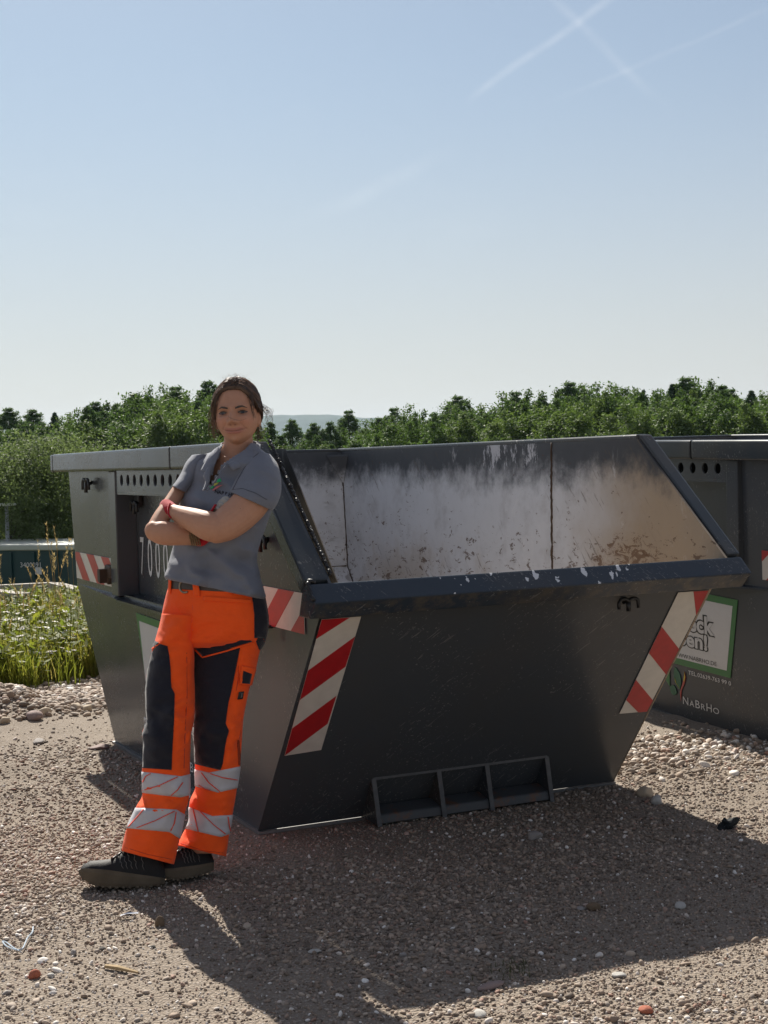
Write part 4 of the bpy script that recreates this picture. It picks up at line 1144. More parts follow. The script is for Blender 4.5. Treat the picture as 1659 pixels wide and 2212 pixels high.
# turn the face (yaw to the picture's left), then tilt
hf = hf0 * math.cos(hy) + hx0 * math.sin(hy); hx = hx0 * math.cos(hy) - hf0 * math.sin(hy)
hz = hz0 * math.cos(hr) + hx * (-math.sin(hr)) * -1; hz /= np.linalg.norm(hz)
hx = hx - hz * (hx @ hz); hx /= np.linalg.norm(hx)
hf = hf - hz * (hf @ hz) - hx * (hf @ hx); hf /= np.linalg.norm(hf)
def H2W(P): return HC + P[:, 0:1] * hx + P[:, 1:2] * hf + P[:, 2:3] * hz
def W2H(P):
    q = P - HC
    return np.stack([q @ hx, q @ hf, q @ hz], -1)
def g2(x, z, x0, z0, sx, sz): return np.exp(-((x - x0) / sx) ** 2 - ((z - z0) / sz) ** 2)
def headshape(nl=220, nm=260):
    la = np.linspace(0.0, np.pi, nl)[:, None]; lo = np.linspace(0, 2 * np.pi, nm, endpoint=False)[None]
    dx, dy, dz = np.sin(la) * np.cos(lo), np.sin(la) * np.sin(lo), np.cos(la) + 0 * lo
    x, y, z = dx * 0.0745, dy * 0.096 - 0.012, dz * 0.116
    # jaw narrows, back of the skull lifts
    t = np.clip(-z / 0.116, 0, 1)
    jaw = 1 - 0.10 * smooth01((t - 0.25) / 0.35) - 0.26 * smooth01((t - 0.55) / 0.45)
    x = x * jaw * (1 + 0.18 * t * t)
    front = smooth01((y + 0.01) / 0.05)
    y = np.where(y < -0.012, y * (1 - 0.45 * smooth01((t - 0.35) / 0.5)), y)
    # flatter face plane and a forward chin
    y = y + front * (0.015 * smooth01((t - 0.45) / 0.5) - 0.006 * np.exp(-((z - 0.05) / 0.05) ** 2) * 0)
    y = np.where(front > 0, y + front * 0.010 * (1 - np.clip(np.abs(x) / 0.07, 0, 1)) * t * 0.2, y)
    F = np.clip(front, 0, 1)
    X = x; Z = z
    d = 0
    d = d - 0.0130 * (g2(X, Z, -.033, .000, .019, .0125) + g2(X, Z, .033, .000, .019, .0125))       # sockets
    d = d + 0.0068 * (g2(X, Z, -.030, .021, .024, .008) + g2(X, Z, .030, .021, .024, .008))         # brow
    d = d + 0.0040 * (g2(X, Z, -.033, -.001, .013, .006) + g2(X, Z, .033, -.001, .013, .006))       # eyeball swell
    d = d + 0.0025 * (g2(X, Z, -.033, -.013, .016, .004) + g2(X, Z, .033, -.013, .016, .004))       # lower lid bags
    d = d + 0.0075 * g2(X, Z, 0, .006, .008, .022) + 0.020 * g2(X, Z, 0, -.018, .0090, .016) + 0.0165 * g2(X, Z, 0, -.030, .0120, .0085)   # nose
    d = d + 0.0095 * (g2(X, Z, -.0150, -.033, .0068, .0065) + g2(X, Z, .0150, -.033, .0068, .0065))   # wings
    d = d - 0.0055 * (g2(X, Z, -.0080, -.0405, .0042, .0028) + g2(X, Z, .0080, -.0405, .0042, .0028))   # nostrils
    d = d + 0.0080 * (g2(X, Z, -.043, -.027, .019, .017) + g2(X, Z, .043, -.027, .019, .017))         # cheeks lifted by the smile
    zc = Z - 0.003 - 0.0060 * np.clip(np.abs(X) / .034, 0, 1.2) ** 2
    ml = np.exp(-(X / .033) ** 4)
    d = d + ml * (0.0055 * np.exp(-((zc + .0595) / .0045) ** 2) + 0.0062 * np.exp(-((zc + .0705) / .0050) ** 2) - 0.0050 * np.exp(-((zc + .0648) / .0019) ** 2))
    d = d - 0.0030 * (g2(X, Z, -.0365, -.0545, .004, .005) + g2(X, Z, .0365, -.0545, .004, .005))      # mouth corners
    for s_ in (-1, 1):                                                                                   # smile folds
        xf = s_ * (0.0205 + 0.80 * np.clip(-.030 - Z, 0, .04))
        d = d - 0.0042 * np.exp(-((X - xf) / .0030) ** 2) * smooth01((-.028 - Z) / .008) * smooth01((Z + .068) / .012)
    d = d - 0.0022 * g2(X, Z, 0, -.083, .020, .005) + 0.0055 * g2(X, Z, 0, -.099, .018, .012)           # chin
    y = y + F * d
    z = np.where(z < -0.055, -0.055 + (z + 0.055) * 0.90, z)
    return np.stack([x, y, z], -1).reshape(-1, 3), nl, nm
hv, nl, nm = headshape()
i = np.arange(nl - 1)[:, None] * nm; k = np.arange(nm)[None]; k2 = (k + 1) % nm
hfc = np.stack([i + k, i + nm + k, i + nm + k2, i + k2], -1).reshape(-1, 4)
BV, BF = [], []
b0 = 0
BV += list(H2W(hv)); BF += hfc.tolist()
# ears
for s_ in (-1, 1):
    th = np.linspace(0, 2 * np.pi, 20, endpoint=False)
    pts = [np.array([s_ * (0.072 + 0.004 * math.cos(a)), -0.012 - 0.011 * math.cos(a) + 0.0, -0.018 + 0.029 * math.sin(a) - 0.004 * math.cos(a)]) for a in np.linspace(rad(-100), rad(200), 22)]
    tube(BV, BF, list(H2W(np.array(pts))), [0.0048] * 22, 8)
    tube(BV, BF, list(H2W(np.array([[s_ * .070, -0.012, .004], [s_ * .0715, -0.012, -.018], [s_ * .071, -.006, -.044]]))), [0.007, 0.011, 0.006], 10)
def limb(path, n=40, seg=16):
    P = smoothpath(path, n)
    pts = [PXL(*p[:3]) for p in P]
    rr = [p[3] / 626.0 for p in P]
    # rounded ends
    t0 = pts[0] - pts[1]; t0 /= np.linalg.norm(t0); t1 = pts[-1] - pts[-2]; t1 /= np.linalg.norm(t1)
    A_ = [rad(85), rad(68), rad(48), rad(26)]
    pts = [pts[0] + t0 * rr[0] * math.sin(a) for a in A_] + pts + [pts[-1] + t1 * rr[-1] * math.sin(a) for a in A_[::-1]]
    rr = [rr[0] * math.cos(a) for a in A_] + rr + [rr[-1] * math.cos(a) for a in A_[::-1]]
    tube(BV, BF, pts, rr, seg)
# neck and trunk (under the shirt)
limb([(514, 915, 5.01, 30), (515, 945, 5.015, 31), (515, 965, 5.02, 34), (512, 985, 5.03, 46), (508, 1005, 5.03, 50)], 24, 28)
def inset(rows, k):
    return [(r[0] + k, r[1], r[2] - k, r[3], r[4], r[5] - k / 626 * 1.2, r[6]) for r in rows]
TR_ROWS = [(484, 975, 548, 972, 5.02, .058, -.01), (446, 986, 572, 984, 5.015, .085, -.03), (418, 1006, 590, 1002, 5.005, .102, -.045), (404, 1040, 598, 1036, 5.0, .112, -.05), (392, 1080, 590, 1074, 4.995, .118, -.05), (384, 1140, 572, 1136, 4.985, .110, -.04), (378, 1180, 560, 1174, 4.985, .106, -.035), (374, 1240, 562, 1250, 4.99, .11, -.03), (366, 1310, 570, 1312, 5.0, .12, -.03), (360, 1365, 566, 1365, 5.005, .10, -.02)]
def add_loft(L):
    b = len(BV); V_ = L.verts(); BV.extend(list(V_)); BF.extend((L.faces() + b).tolist())
    for r0, fl in ((0, True), (L.M - 1, False)):
        c = len(BV); BV.append(V_[r0 * L.N:(r0 + 1) * L.N].mean(0))
        for k_ in range(L.N):
            a_, b_ = b + r0 * L.N + k_, b + r0 * L.N + (k_ + 1) % L.N
            BF.append((c, a_, b_) if fl else (c, b_, a_))
add_loft(Loft(inset(TR_ROWS, 17), 60, 48))
for L_ in (LEG_R, LEG_L):
    rows = [(L_.X[r].min() + 14, L_.Y[r].mean(), L_.X[r].max() - 14, L_.Y[r].mean(), L_.D[r].mean(), 0.062, 0) for r in np.linspace(4, L_.M - 8, 14).astype(int)]
    rows.append((rows[-1][0] + 18, rows[-1][1] + 22, rows[-1][2] - 18, rows[-1][3] + 22, rows[-1][4], .045, 0))
    add_loft(Loft(rows, 50, 28))
# right arm (picture left): upper arm, elbow, forearm under the other arm
limb([(424, 1008, 5.05, 20), (404, 1034, 5.035, 16.5), (386, 1060, 5.0, 15.5), (367, 1090, 4.955, 16.5), (349, 1118, 4.91, 18.5), (337, 1143, 4.875, 20), (334, 1150, 4.868, 19)], 40, 20)
limb([(334, 1146, 4.868, 21), (346, 1150, 4.866, 25), (366, 1153, 4.872, 25), (392, 1156, 4.885, 22), (416, 1160, 4.895, 18), (434, 1163, 4.90, 15.5), (446, 1160, 4.90, 15)], 40, 20)
# left arm (picture right): lies in front
limb([(578, 1012, 4.955, 24), (566, 1044, 4.905, 32), (546, 1080, 4.87, 38), (520, 1108, 4.845, 38), (492, 1130, 4.82, 36), (470, 1142, 4.805, 31), (460, 1143, 4.80, 28)], 40, 24)
limb([(466, 1140, 4.80, 30), (450, 1136, 4.805, 31), (432, 1129, 4.82, 28), (412, 1121, 4.845, 24), (392, 1113, 4.875, 19.5), (376, 1106, 4.90, 16), (366, 1100, 4.925, 14.5)], 40, 22)
# hands (inside the gloves): palm and five fingers each, closed on the other arm
def hand(wrist, palm, dirs, col):
    limb([wrist, palm], 10, 14)
HANDS = {
 'R': [[(442, 1162, 4.90, 14), (456, 1142, 4.895, 17), (466, 1118, 4.885, 17), (472, 1104, 4.875, 12)],
       [[(462, 1112, 4.875, 7), (464, 1100, 4.858, 6.4), (470, 1097, 4.838, 6), (477, 1102, 4.828, 5)],
        [(468, 1104, 4.875, 7.4), (470, 1093, 4.856, 6.8), (477, 1089, 4.836, 6.2), (485, 1093, 4.828, 5.2)],
        [(473, 1097, 4.875, 7.4), (476, 1085, 4.856, 6.8), (484, 1081, 4.838, 6.2), (491, 1085, 4.83, 5.2)],
        [(478, 1091, 4.88, 6.8), (482, 1079, 4.862, 6.2), (490, 1076, 4.845, 5.6), (495, 1080, 4.84, 4.8)],
        [(452, 1138, 4.885, 8), (446, 1120, 4.88, 7), (448, 1108, 4.875, 6)]]],
 'L': [[(368, 1103, 4.93, 12), (366, 1094, 4.965, 11), (371, 1083, 5.0, 10)],
       [[(372, 1084, 5.00, 5), (377, 1072, 5.02, 4.6), (382, 1063, 5.03, 4)], [(370, 1082, 5.01, 5), (375, 1069, 5.03, 4.6), (380, 1059, 5.04, 4)],
        [(371, 1082, 5.02, 5), (376, 1068, 5.04, 4.6), (382, 1058, 5.05, 4)], [(372, 1084, 5.03, 4.6), (377, 1073, 5.05, 4.2), (383, 1064, 5.06, 3.6)],
        [(372, 1092, 4.98, 5), (378, 1082, 4.99, 4.6), (382, 1074, 5.0, 4)]]]}
# keep the left hand tucked behind the upper arm, inside its outline
for h_ in HANDS.values():
    pass
def fuse(name, V, F, mat, parent, vox, it=3, fac=0.5):
    o = mesh(name + "_tmp", V, F, mat, None, True)
    md = o.modifiers.new("fuse", 'REMESH'); md.mode = 'VOXEL'; md.voxel_size = vox
    ms = o.modifiers.new("soft", 'SMOOTH'); ms.iterations = it; ms.factor = fac
    dg = bpy.context.evaluated_depsgraph_get()
    me = bpy.data.meshes.new_from_object(o.evaluated_get(dg))
    bpy.data.objects.remove(o)
    me.name = name
    me.polygons.foreach_set('use_smooth', np.ones(len(me.polygons), dtype=bool))
    me.materials.clear(); me.materials.append(mat)
    return link(name, me, parent)
for key in HANDS:
    pal, fing = HANDS[key]
    limb([(p[0], p[1], p[2], p[3] * 0.8) for p in pal], 14, 14)
    for f_ in fing: limb([(p[0], p[1], p[2] + .002, p[3] * 0.5) for p in f_], 14, 8)

def make_skin():
    mt, nt, bs, oc = newmat("skin")
    at = nd(nt, 'ShaderNodeAttribute'); at.attribute_name = 'tone'
    n = noi(nt, oc, 60.0, 4.0)
    c = mix(nt, 0.30, at.outputs['Color'], mix(nt, n, (0.38, 0.18, 0.12), (0.64, 0.40, 0.29)))
    vor = nd(nt, 'ShaderNodeTexVoronoi'); put(nt, vor.inputs['Vector'], oc); vor.inputs['Scale'].default_value = 34.0
    mole = mth(nt, 'LESS_THAN', vor.outputs['Distance'], mth(nt, 'MULTIPLY', step(nt, noi(nt, oc, 11.0, 1.0), 0.58, 0.66), 0.07))
    c = mix(nt, mth(nt, 'MULTIPLY', mole, 0.75), c, (0.10, 0.04, 0.025))
    put(nt, bs.inputs['Base Color'], c)
    bs.inputs['Roughness'].default_value = 0.55
    bs.inputs['Specular IOR Level'].default_value = 0.25
    bs.inputs['Subsurface Weight'].default_value = 0.12
    bs.inputs['Subsurface Radius'].default_value = (0.012, 0.005, 0.003)
    bs.inputs['Subsurface Scale'].default_value = 1.0
    bump(nt, bs, mth(nt, 'ADD', noi(nt, oc, 220.0, 3.0), mth(nt, 'MULTIPLY', noi(nt, oc, 40.0, 2.0), 1.5)), 0.12, 0.002)
    return mt
M_SKIN = make_skin()
body = fuse("body", BV, BF, M_SKIN, person, 0.0026, 1, 0.4)
# head part gets its fine features back: snap the fused surface to the modelled face
from mathutils.kdtree import KDTree
bco = np.empty(len(body.data.vertices) * 3, np.float32); body.data.vertices.foreach_get('co', bco); bco = bco.reshape(-1, 3).astype(float)
hq = W2H(bco)
# complexion, with the shade of hollows and creases painted into the tone
tone = np.tile(np.array([0.49, 0.255, 0.16]), (len(bco), 1))
x_, y_, z_ = hq.T
isf = ((np.abs(z_) < 0.125) & (np.abs(x_) < 0.09) & (np.abs(y_) < 0.12)).astype(float)
fr = isf * smooth01((y_ - 0.02) / 0.03)
def blend(m_, col):
    global tone
    m_ = np.clip(m_, 0, 1)[:, None]; tone = tone * (1 - m_) + np.array(col) * m_
blend(isf * 0.8, (0.46, 0.235, 0.147))
blend(fr * 0.45 * (g2(x_, z_, -.046, -.032, .022, .02) + g2(x_, z_, .046, -.032, .022, .02)), (0.56, 0.23, 0.17))
zc = z_ - 0.003 - 0.0060 * np.clip(np.abs(x_) / .034, 0, 1.2) ** 2
lipm = fr * np.exp(-(x_ / .032) ** 6) * smooth01((zc + .0765) / .003) * smooth01((-.0545 - zc) / .003)
blend(lipm * 0.9, (0.38, 0.13, 0.12))
blend(fr * np.exp(-(x_ / .0355) ** 8) * np.exp(-((zc + .0648) / .0019) ** 2), (0.10, 0.025, 0.025))  # shade between the lips drawn as a dark line
blend(fr * 0.9 * (g2(x_, z_, -.0080, -.0412, .0046, .0028) + g2(x_, z_, .0080, -.0412, .0046, .0028)), (0.07, 0.02, 0.015))  # nostril shade put in as dark spots of colour
blend(fr * 0.45 * (g2(x_, z_, -.033, -.001, .021, .0095) + g2(x_, z_, .033, -.001, .021, .0095)), (0.25, 0.11, 0.075))  # eye socket shade darkened into the skin colour
for s_ in (-1, 1):
    xf = s_ * (0.0205 + 0.80 * np.clip(-.030 - z_, 0, .04))
    blend(fr * 0.45 * np.exp(-((x_ - xf) / .0026) ** 2) * smooth01((-.030 - z_) / .008) * smooth01((z_ + .066) / .012), (0.26, 0.10, 0.07))  # shade of the smile folds painted along them
    blend(fr * 0.5 * np.exp(-((x_ - s_ * .033) / .016) ** 4 - ((z_ - .0075) / .0016) ** 2), (0.20, 0.085, 0.06))  # shade of the upper lid crease as a darker line
vattr(body.data, 'tone', np.c_[tone, np.ones(len(tone))], 'FLOAT_COLOR')
M_EYEW = plain("eye_white", (0.12, 0.09, 0.075), 0.25, 0.5, 0, 0.03)
M_IRIS = plain("dark_iris", (0.018, 0.010, 0.007), 0.15, 0.6)
M_HAIR = None
def make_hair():
    mt, nt, bs, oc = newmat("dark_brown_hair")
    at = nd(nt, 'ShaderNodeAttribute'); at.attribute_name = 'shade'
    c = mix(nt, at.outputs['Fac'], (0.022, 0.012, 0.008), (0.210, 0.110, 0.060))
    put(nt, bs.inputs['Base Color'], c)
    bs.inputs['Roughness'].default_value = 0.42
    bs.inputs['Specular IOR Level'].default_value = 0.7
    return mt
M_HAIR = make_hair()
tree_b = KDTree(len(bco))
hsel = np.where(isf > 0)[0]
kd = KDTree(len(hsel))
for q, j in enumerate(hsel): kd.insert(bco[j], q)
kd.balance()
def face_y(x, z):
    """front surface of the face at (x, z) in head space"""
    m_ = hsel[(np.abs(hq[hsel, 0] - x) < 0.004) & (np.abs(hq[hsel, 2] - z) < 0.004) & (hq[hsel, 1] > 0)]
    return hq[m_, 1].max() if len(m_) else 0.07
def face_patch(name, top, bot, mat, parent, lift, n=14, m=5, bulge=0.0):
    A, B = resamp(top, n), resamp(bot, n)
    t = np.linspace(0, 1, m)
    V_ = []
    for i_ in range(n):
        for j_ in range(m):
            x, z = A[i_] * (1 - t[j_]) + B[i_] * t[j_]
            V_.append((x, face_y(x, z) + lift + bulge * math.sin(math.pi * t[j_]), z))
    return gridmesh(name, H2W(np.array(V_)), n, m, mat, parent)
for s_ in (-1, 1):
    c = s_ * .0345
    # narrowed eye between the lids
    ey = face_patch("eye", [(c - .0135, -.0005), (c - .006, .0032), (c + .004, .0034), (c + .0135, .0005)], [(c - .0135, -.0012), (c - .005, -.0028), (c + .005, -.0026), (c + .0135, -.0004)], M_EYEW, person, 0.0010, 14, 5, 0.0008)
    face_patch("iris", [(c - .0052, .0036), (c, .0042), (c + .0052, .0038)], [(c - .0045, -.0032), (c, -.0036), (c + .0045, -.0032)], M_IRIS, ey, 0.0018, 8, 4, 0.0006)
    o_ = 1 if s_ > 0 else -1
    up_ = [(c - .0150, -.0002), (c - .006, .0040), (c + .004, .0046), (c + .0155, .0006)]
    face_patch("upper_lashes", [(a, z + .0020) for a, z in up_], [(a, z - .0012) for a, z in up_], M_HAIR, person, 0.0026, 14, 3)
    lo_ = [(c - .0135, -.0014), (c - .005, -.0038), (c + .005, -.0036), (c + .0135, -.0008)]
    face_patch("lower_lashes", [(a, z + .0002) for a, z in lo_], [(a, z - .0009) for a, z in lo_], M_HAIR, person, 0.0016, 14, 3)
    br = [(s_ * .0130, .0145), (s_ * .024, .0180), (s_ * .036, .0200), (s_ * .050, .0140)]
    w_ = [.0030, .0036, .0028, .0010]
    face_patch("eyebrow", [(a, z + w) for (a, z), w in zip(br, w_)], [(a, z - w) for (a, z), w in zip(br, w_)], M_HAIR, person, 0.0016, 16, 4)
# ---- hair: swept back from a parting, loose strands at both temples
def skull(la, lo, lift):
    """point over the skull at polar angle la from the crown, azimuth lo (front = +90 deg)"""
    dx, dy, dz = np.sin(la) * np.cos(lo), np.sin(la) * np.sin(lo), np.cos(la)
    return np.stack([dx * (0.0745 + lift), dy * (0.096 + lift) - 0.012, dz * (0.116 + lift)], -1)
def hairline(lo):
    """polar angle where the hair ends, by azimuth"""
    f = np.sin(lo)
    return np.where(f > 0, 1.60 - 0.80 * smooth01((f - 0.10) / 0.90), 1.60 + 0.36 * smooth01(-f / 0.5))
nl2, nm2 = 70, 160
lo = np.linspace(0, 2 * np.pi, nm2, endpoint=False)
V_, F_ = [], []
for j_ in range(nl2):
    t = j_ / (nl2 - 1)
    la = t * hairline(lo)
    wav = fbm(np.stack([np.cos(lo) * 9, np.sin(lo) * 9, 0 * lo + la * 1.5], -1) + 4, 3)
    lift = 0.0045 + 0.0035 * wav + 0.003 * np.exp(-((la - 0.55) / 0.4) ** 2)
    lift = lift * (1 - smooth01((t - 0.90) / 0.1) * 0.75)
    # shallow groove along the parting
    p = skull(la, lo, lift)
    part = np.exp(-((p[:, 0] - 0.012) / 0.005) ** 2) * (p[:, 2] > 0.06) * (p[:, 1] > -0.05)
    p[:, 2] -= 0.005 * part
    V_ += list(p)
cap = gridfaces(nl2, nm2).tolist() + [(r * nm2 + nm2 - 1, r * nm2, (r + 1) * nm2, (r + 1) * nm2 + nm2 - 1) for r in range(nl2 - 1)]
hair = mesh("hair", H2W(np.array(V_)), cap, M_HAIR, person, True)
vattr(hair.data, 'shade', np.clip(0.35 + 0.5 * fbm(np.array(V_) * 60, 2), 0, 1))
SV, SF, SS = [], [], []
hrng = np.random.RandomState(3)
def strand(P, r, shade):
    b = len(SV)
    n = len(P)
    tube(SV, SF, list(H2W(np.asarray(P))), list(np.linspace(r, r * 0.45, n)), 3, False)
    SS.extend([shade] * (n * 3))
for q in range(2300):
    # start near the parting and sweep over the head to the nape
    side_ = -1 if hrng.rand() < 0.55 else 1
    y0 = hrng.uniform(-0.05, 0.075)
    x0 = 0.012 + side_ * abs(hrng.normal(0, 0.012))
    n = 13
    ph = hrng.rand() * 6; wv = hrng.uniform(0.0, 0.004)
    la0 = math.acos(np.clip(math.sqrt(max(0.0, 1 - (x0 / .0745) ** 2 - ((y0 + .012) / .096) ** 2)), 0, 1))
    lo0 = math.atan2((y0 + .012) / .096, x0 / .0745)
    lo1 = rad(hrng.uniform(-70, 8)) if side_ > 0 else rad(hrng.uniform(172, 250))
    if side_ < 0 and lo0 < 0: lo0 += 2 * math.pi
    la1 = hairline(np.array([lo1]))[0] * hrng.uniform(0.75, 1.02)
    t = np.linspace(0, 1, n)
    lo_ = lo0 + (lo1 - lo0) * t ** 0.8
    la_ = la0 + (la1 - la0) * t
    la_ = np.minimum(la_, hairline(lo_) * 1.0)
    P = skull(la_, lo_, 0.0065 + 0.004 * np.sin(t * np.pi) + hrng.uniform(-0.003, 0.003))
    P[:, 0] += wv * np.sin(t * 9 + ph); P[:, 2] += wv * np.cos(t * 8 + ph)
    strand(P, hrng.uniform(0.0006, 0.0016), hrng.uniform(0.05, 1.0) ** 2)
for q in range(420):
    a0 = rad(hrng.uniform(22, 158)); n = 9
    t = np.linspace(0, 1, n)
    h0 = hairline(np.array([a0]))[0] * hrng.uniform(0.98, 1.07)
    la_ = h0 - 0.45 * t * hrng.uniform(.5, 1); lo_ = a0 + (0.55 if a0 > rad(84) else -0.55) * t * hrng.uniform(.2, 1)
    P = skull(la_, lo_, 0.002 + 0.008 * t)
    strand(P, hrng.uniform(0.0005, 0.0011), hrng.uniform(0.05, 1.0) ** 2)
def loose(p0, p1, sag, wave, r, n=16, sh=0.5):
    t = np.linspace(0, 1, n)[:, None]
    P = np.array(p0) * (1 - t) + np.array(p1) * t
    P = P + np.array(sag) * np.sin(t * np.pi)
    ph = hrng.rand(3) * 6
    for a in range(3):
        P[:, a] += wave * np.sin(t[:, 0] * hrng.uniform(5, 11) + ph[a]) * t[:, 0]
    strand(P, r, sh)
for q in range(80):     # curtain falling beside the cheek on the picture's left
    y = hrng.uniform(-0.02, 0.045)
    loose((-0.066 - hrng.uniform(0, .010), y, hrng.uniform(-0.005, 0.055)), (-0.068 - hrng.uniform(-.006, .022), y - hrng.uniform(0, .03), hrng.uniform(-0.092, -0.02)), (-hrng.uniform(0.002, 0.018), 0, 0), 0.006, hrng.uniform(.0005, .0010), 16, hrng.uniform(0.2, 1))
for q in range(34):      # blown out on the picture's right
    loose((0.076, -0.02 + hrng.uniform(-.02, .02), hrng.uniform(-0.005, 0.03)), (0.096 + hrng.uniform(-.012, .024), -0.03, hrng.uniform(-0.06, 0.005)), (hrng.uniform(0.006, 0.028), 0, hrng.uniform(0.0, 0.012)), 0.006, hrng.uniform(.0004, .0008), 16, hrng.uniform(0, .6))
for q in range(34):      # behind the ear down to the collar
    loose((0.066 + hrng.uniform(-.01, .008), -0.03, hrng.uniform(-0.04, 0)), (0.062 + hrng.uniform(-.02, .02), -0.035, hrng.uniform(-0.125, -0.07)), (hrng.uniform(-.004, 0.012), 0, 0), 0.006, hrng.uniform(.0005, .0009), 14, hrng.uniform(0.2, .9))
for q in range(26):      # flyaways over the crown
    x = hrng.uniform(-0.06, 0.06)
    loose((x, -0.01, 0.118 - 8 * x * x), (x + hrng.uniform(-.03, .03), -0.02, 0.137 - 6 * x * x + hrng.uniform(-.004, .008)), (0, 0, 0.006), 0.004, .0004, 12, 0.7)
for q in range(16):      # temple and forehead wisps on the right
    loose((0.056 + hrng.uniform(0, .012), 0.048, 0.058 + hrng.uniform(-.01, .012)), (0.064 + hrng.uniform(-.004, .006), 0.036, hrng.uniform(-0.03, 0.01)), (hrng.uniform(-.003, .003), 0.010, 0), 0.002, hrng.uniform(.0006, .001), 14, hrng.uniform(0, .5))
for q in range(16):
    loose((-0.046 - hrng.uniform(0, .015), 0.060, 0.058 + hrng.uniform(-.01, .012)), (-0.066 + hrng.uniform(-.004, .004), 0.034, hrng.uniform(-0.02, 0.01)), (hrng.uniform(-.003, .003), 0.010, 0), 0.002, hrng.uniform(.0006, .001), 14, hrng.uniform(0, .5))
# one strand blown across the nose
t = np.linspace(0, 1, 22)
xs_ = -0.014 + 0.062 * t; zs_ = -0.010 - 0.022 * np.sin(t * 2.2) + 0.006 * t
strand([(a, face_y(a, z) + 0.0022, z) for a, z in zip(xs_, zs_)], 0.0006, 0.2)
st = mesh("hair_strands", SV, SF, M_HAIR, hair, False)
st.matrix_parent_inverse = Matrix.Identity(4)
st.data.polygons.foreach_set('use_smooth', np.ones(len(st.data.polygons), dtype=bool))
vattr(st.data, 'shade', SS)
# small bun behind the head
V, F = [], []
for q in range(26):
    a0 = hrng.uniform(0, 6.28); n = 24
    P = [(0.018 * math.cos(a0 + k_ * .3) * (1 - .02 * k_) + hrng.uniform(-.001, .001), -0.118 - 0.016 * math.sin(a0 + k_ * .5 + q), -0.02 + 0.024 * math.sin(a0 + k_ * .3)) for k_ in range(n)]
    tube(V, F, list(H2W(np.array(P))), 0.0045, 5)
bun = mesh("hair_bun", V, F, M_HAIR, hair, True); bun.matrix_parent_inverse = Matrix.Identity(4)
vattr(bun.data, 'shade', np.full(len(V), 0.4))
# ear stud ring
V, F = [], []
er = np.array([[0.0745 + 0.002, -0.006 + 0.006 * math.sin(a), -0.054 + 0.009 * math.cos(a)] for a in np.linspace(0, 6.1, 18)])
tube(V, F, list(H2W(er)), 0.0010, 6)
mesh("earring", V, F, M_BRASS, person, True)

# ---- gloves
for key in HANDS:
    pal, fing = HANDS[key]
    GV, GF = [], []
    old = (BV, BF)
    BV, BF = GV, GF
    limb(pal[1:] if key == 'R' else pal, 16, 16)
    for f_ in fing: limb([(p[0], p[1], p[2], p[3] * .76) for p in f_], 18, 10)
    BV, BF = old
    g_ = fuse("work_glove", GV, GF, M_GLOVE, person, 0.0022, 2, 0.5)
    CV, CF = [], []
    BV, BF = CV, CF
    if key == 'R':
        limb([(430, 1163, 4.898, 17), (440, 1164, 4.90, 16.5), (450, 1154, 4.897, 17.5), (458, 1140, 4.894, 18)], 14, 20)
    else:
        limb([(371, 1104, 4.908, 16.6), (366, 1100, 4.922, 16.4), (361, 1094, 4.945, 16.5)], 12, 20)
    BV, BF = old
    c_ = mesh("glove_cuff", CV, CF, M_CUFF, g_, True)
    c_.matrix_parent_inverse = Matrix.Identity(4)
free_patch("cuff_tab", [(366, 1086, 4.895), (363, 1093, 4.888), (361.5, 1101, 4.886), (363, 1112, 4.882), (368, 1119, 4.878)], [(369, 1087, 4.895), (367, 1094, 4.888), (366, 1102, 4.884), (367.5, 1112, 4.880), (372, 1119, 4.876)], M_CUFF, person, 16, 4, 0.002)
free_patch("red_thumb_patch", [(452, 1106, 4.862), (458, 1098, 4.85), (464, 1089, 4.845)], [(455, 1109, 4.85), (462, 1101, 4.842), (468, 1090, 4.836)], M_CUFF, person, 8, 4, 0.003)
# beaded band at the right wrist
V, F = [], []
for k_ in range(5):
    for a in range(9):
        p = PXL(408 + k_ * 4.5 + a * .8, 1150 + a * 3.4, 4.862 - 0.006 * math.sin(a / 8 * math.pi) + 0.004)
        tube(V, F, [p - FW * .002, p + FW * .004], [.0028, .0032], 6)
# (kept on the glove cuff, half hidden under the other arm)
mesh("bead_band", V, F, plain("tan_beads", (0.20, 0.14, 0.07), 0.5, 0.5, 0, 0.8, 200), person, True)

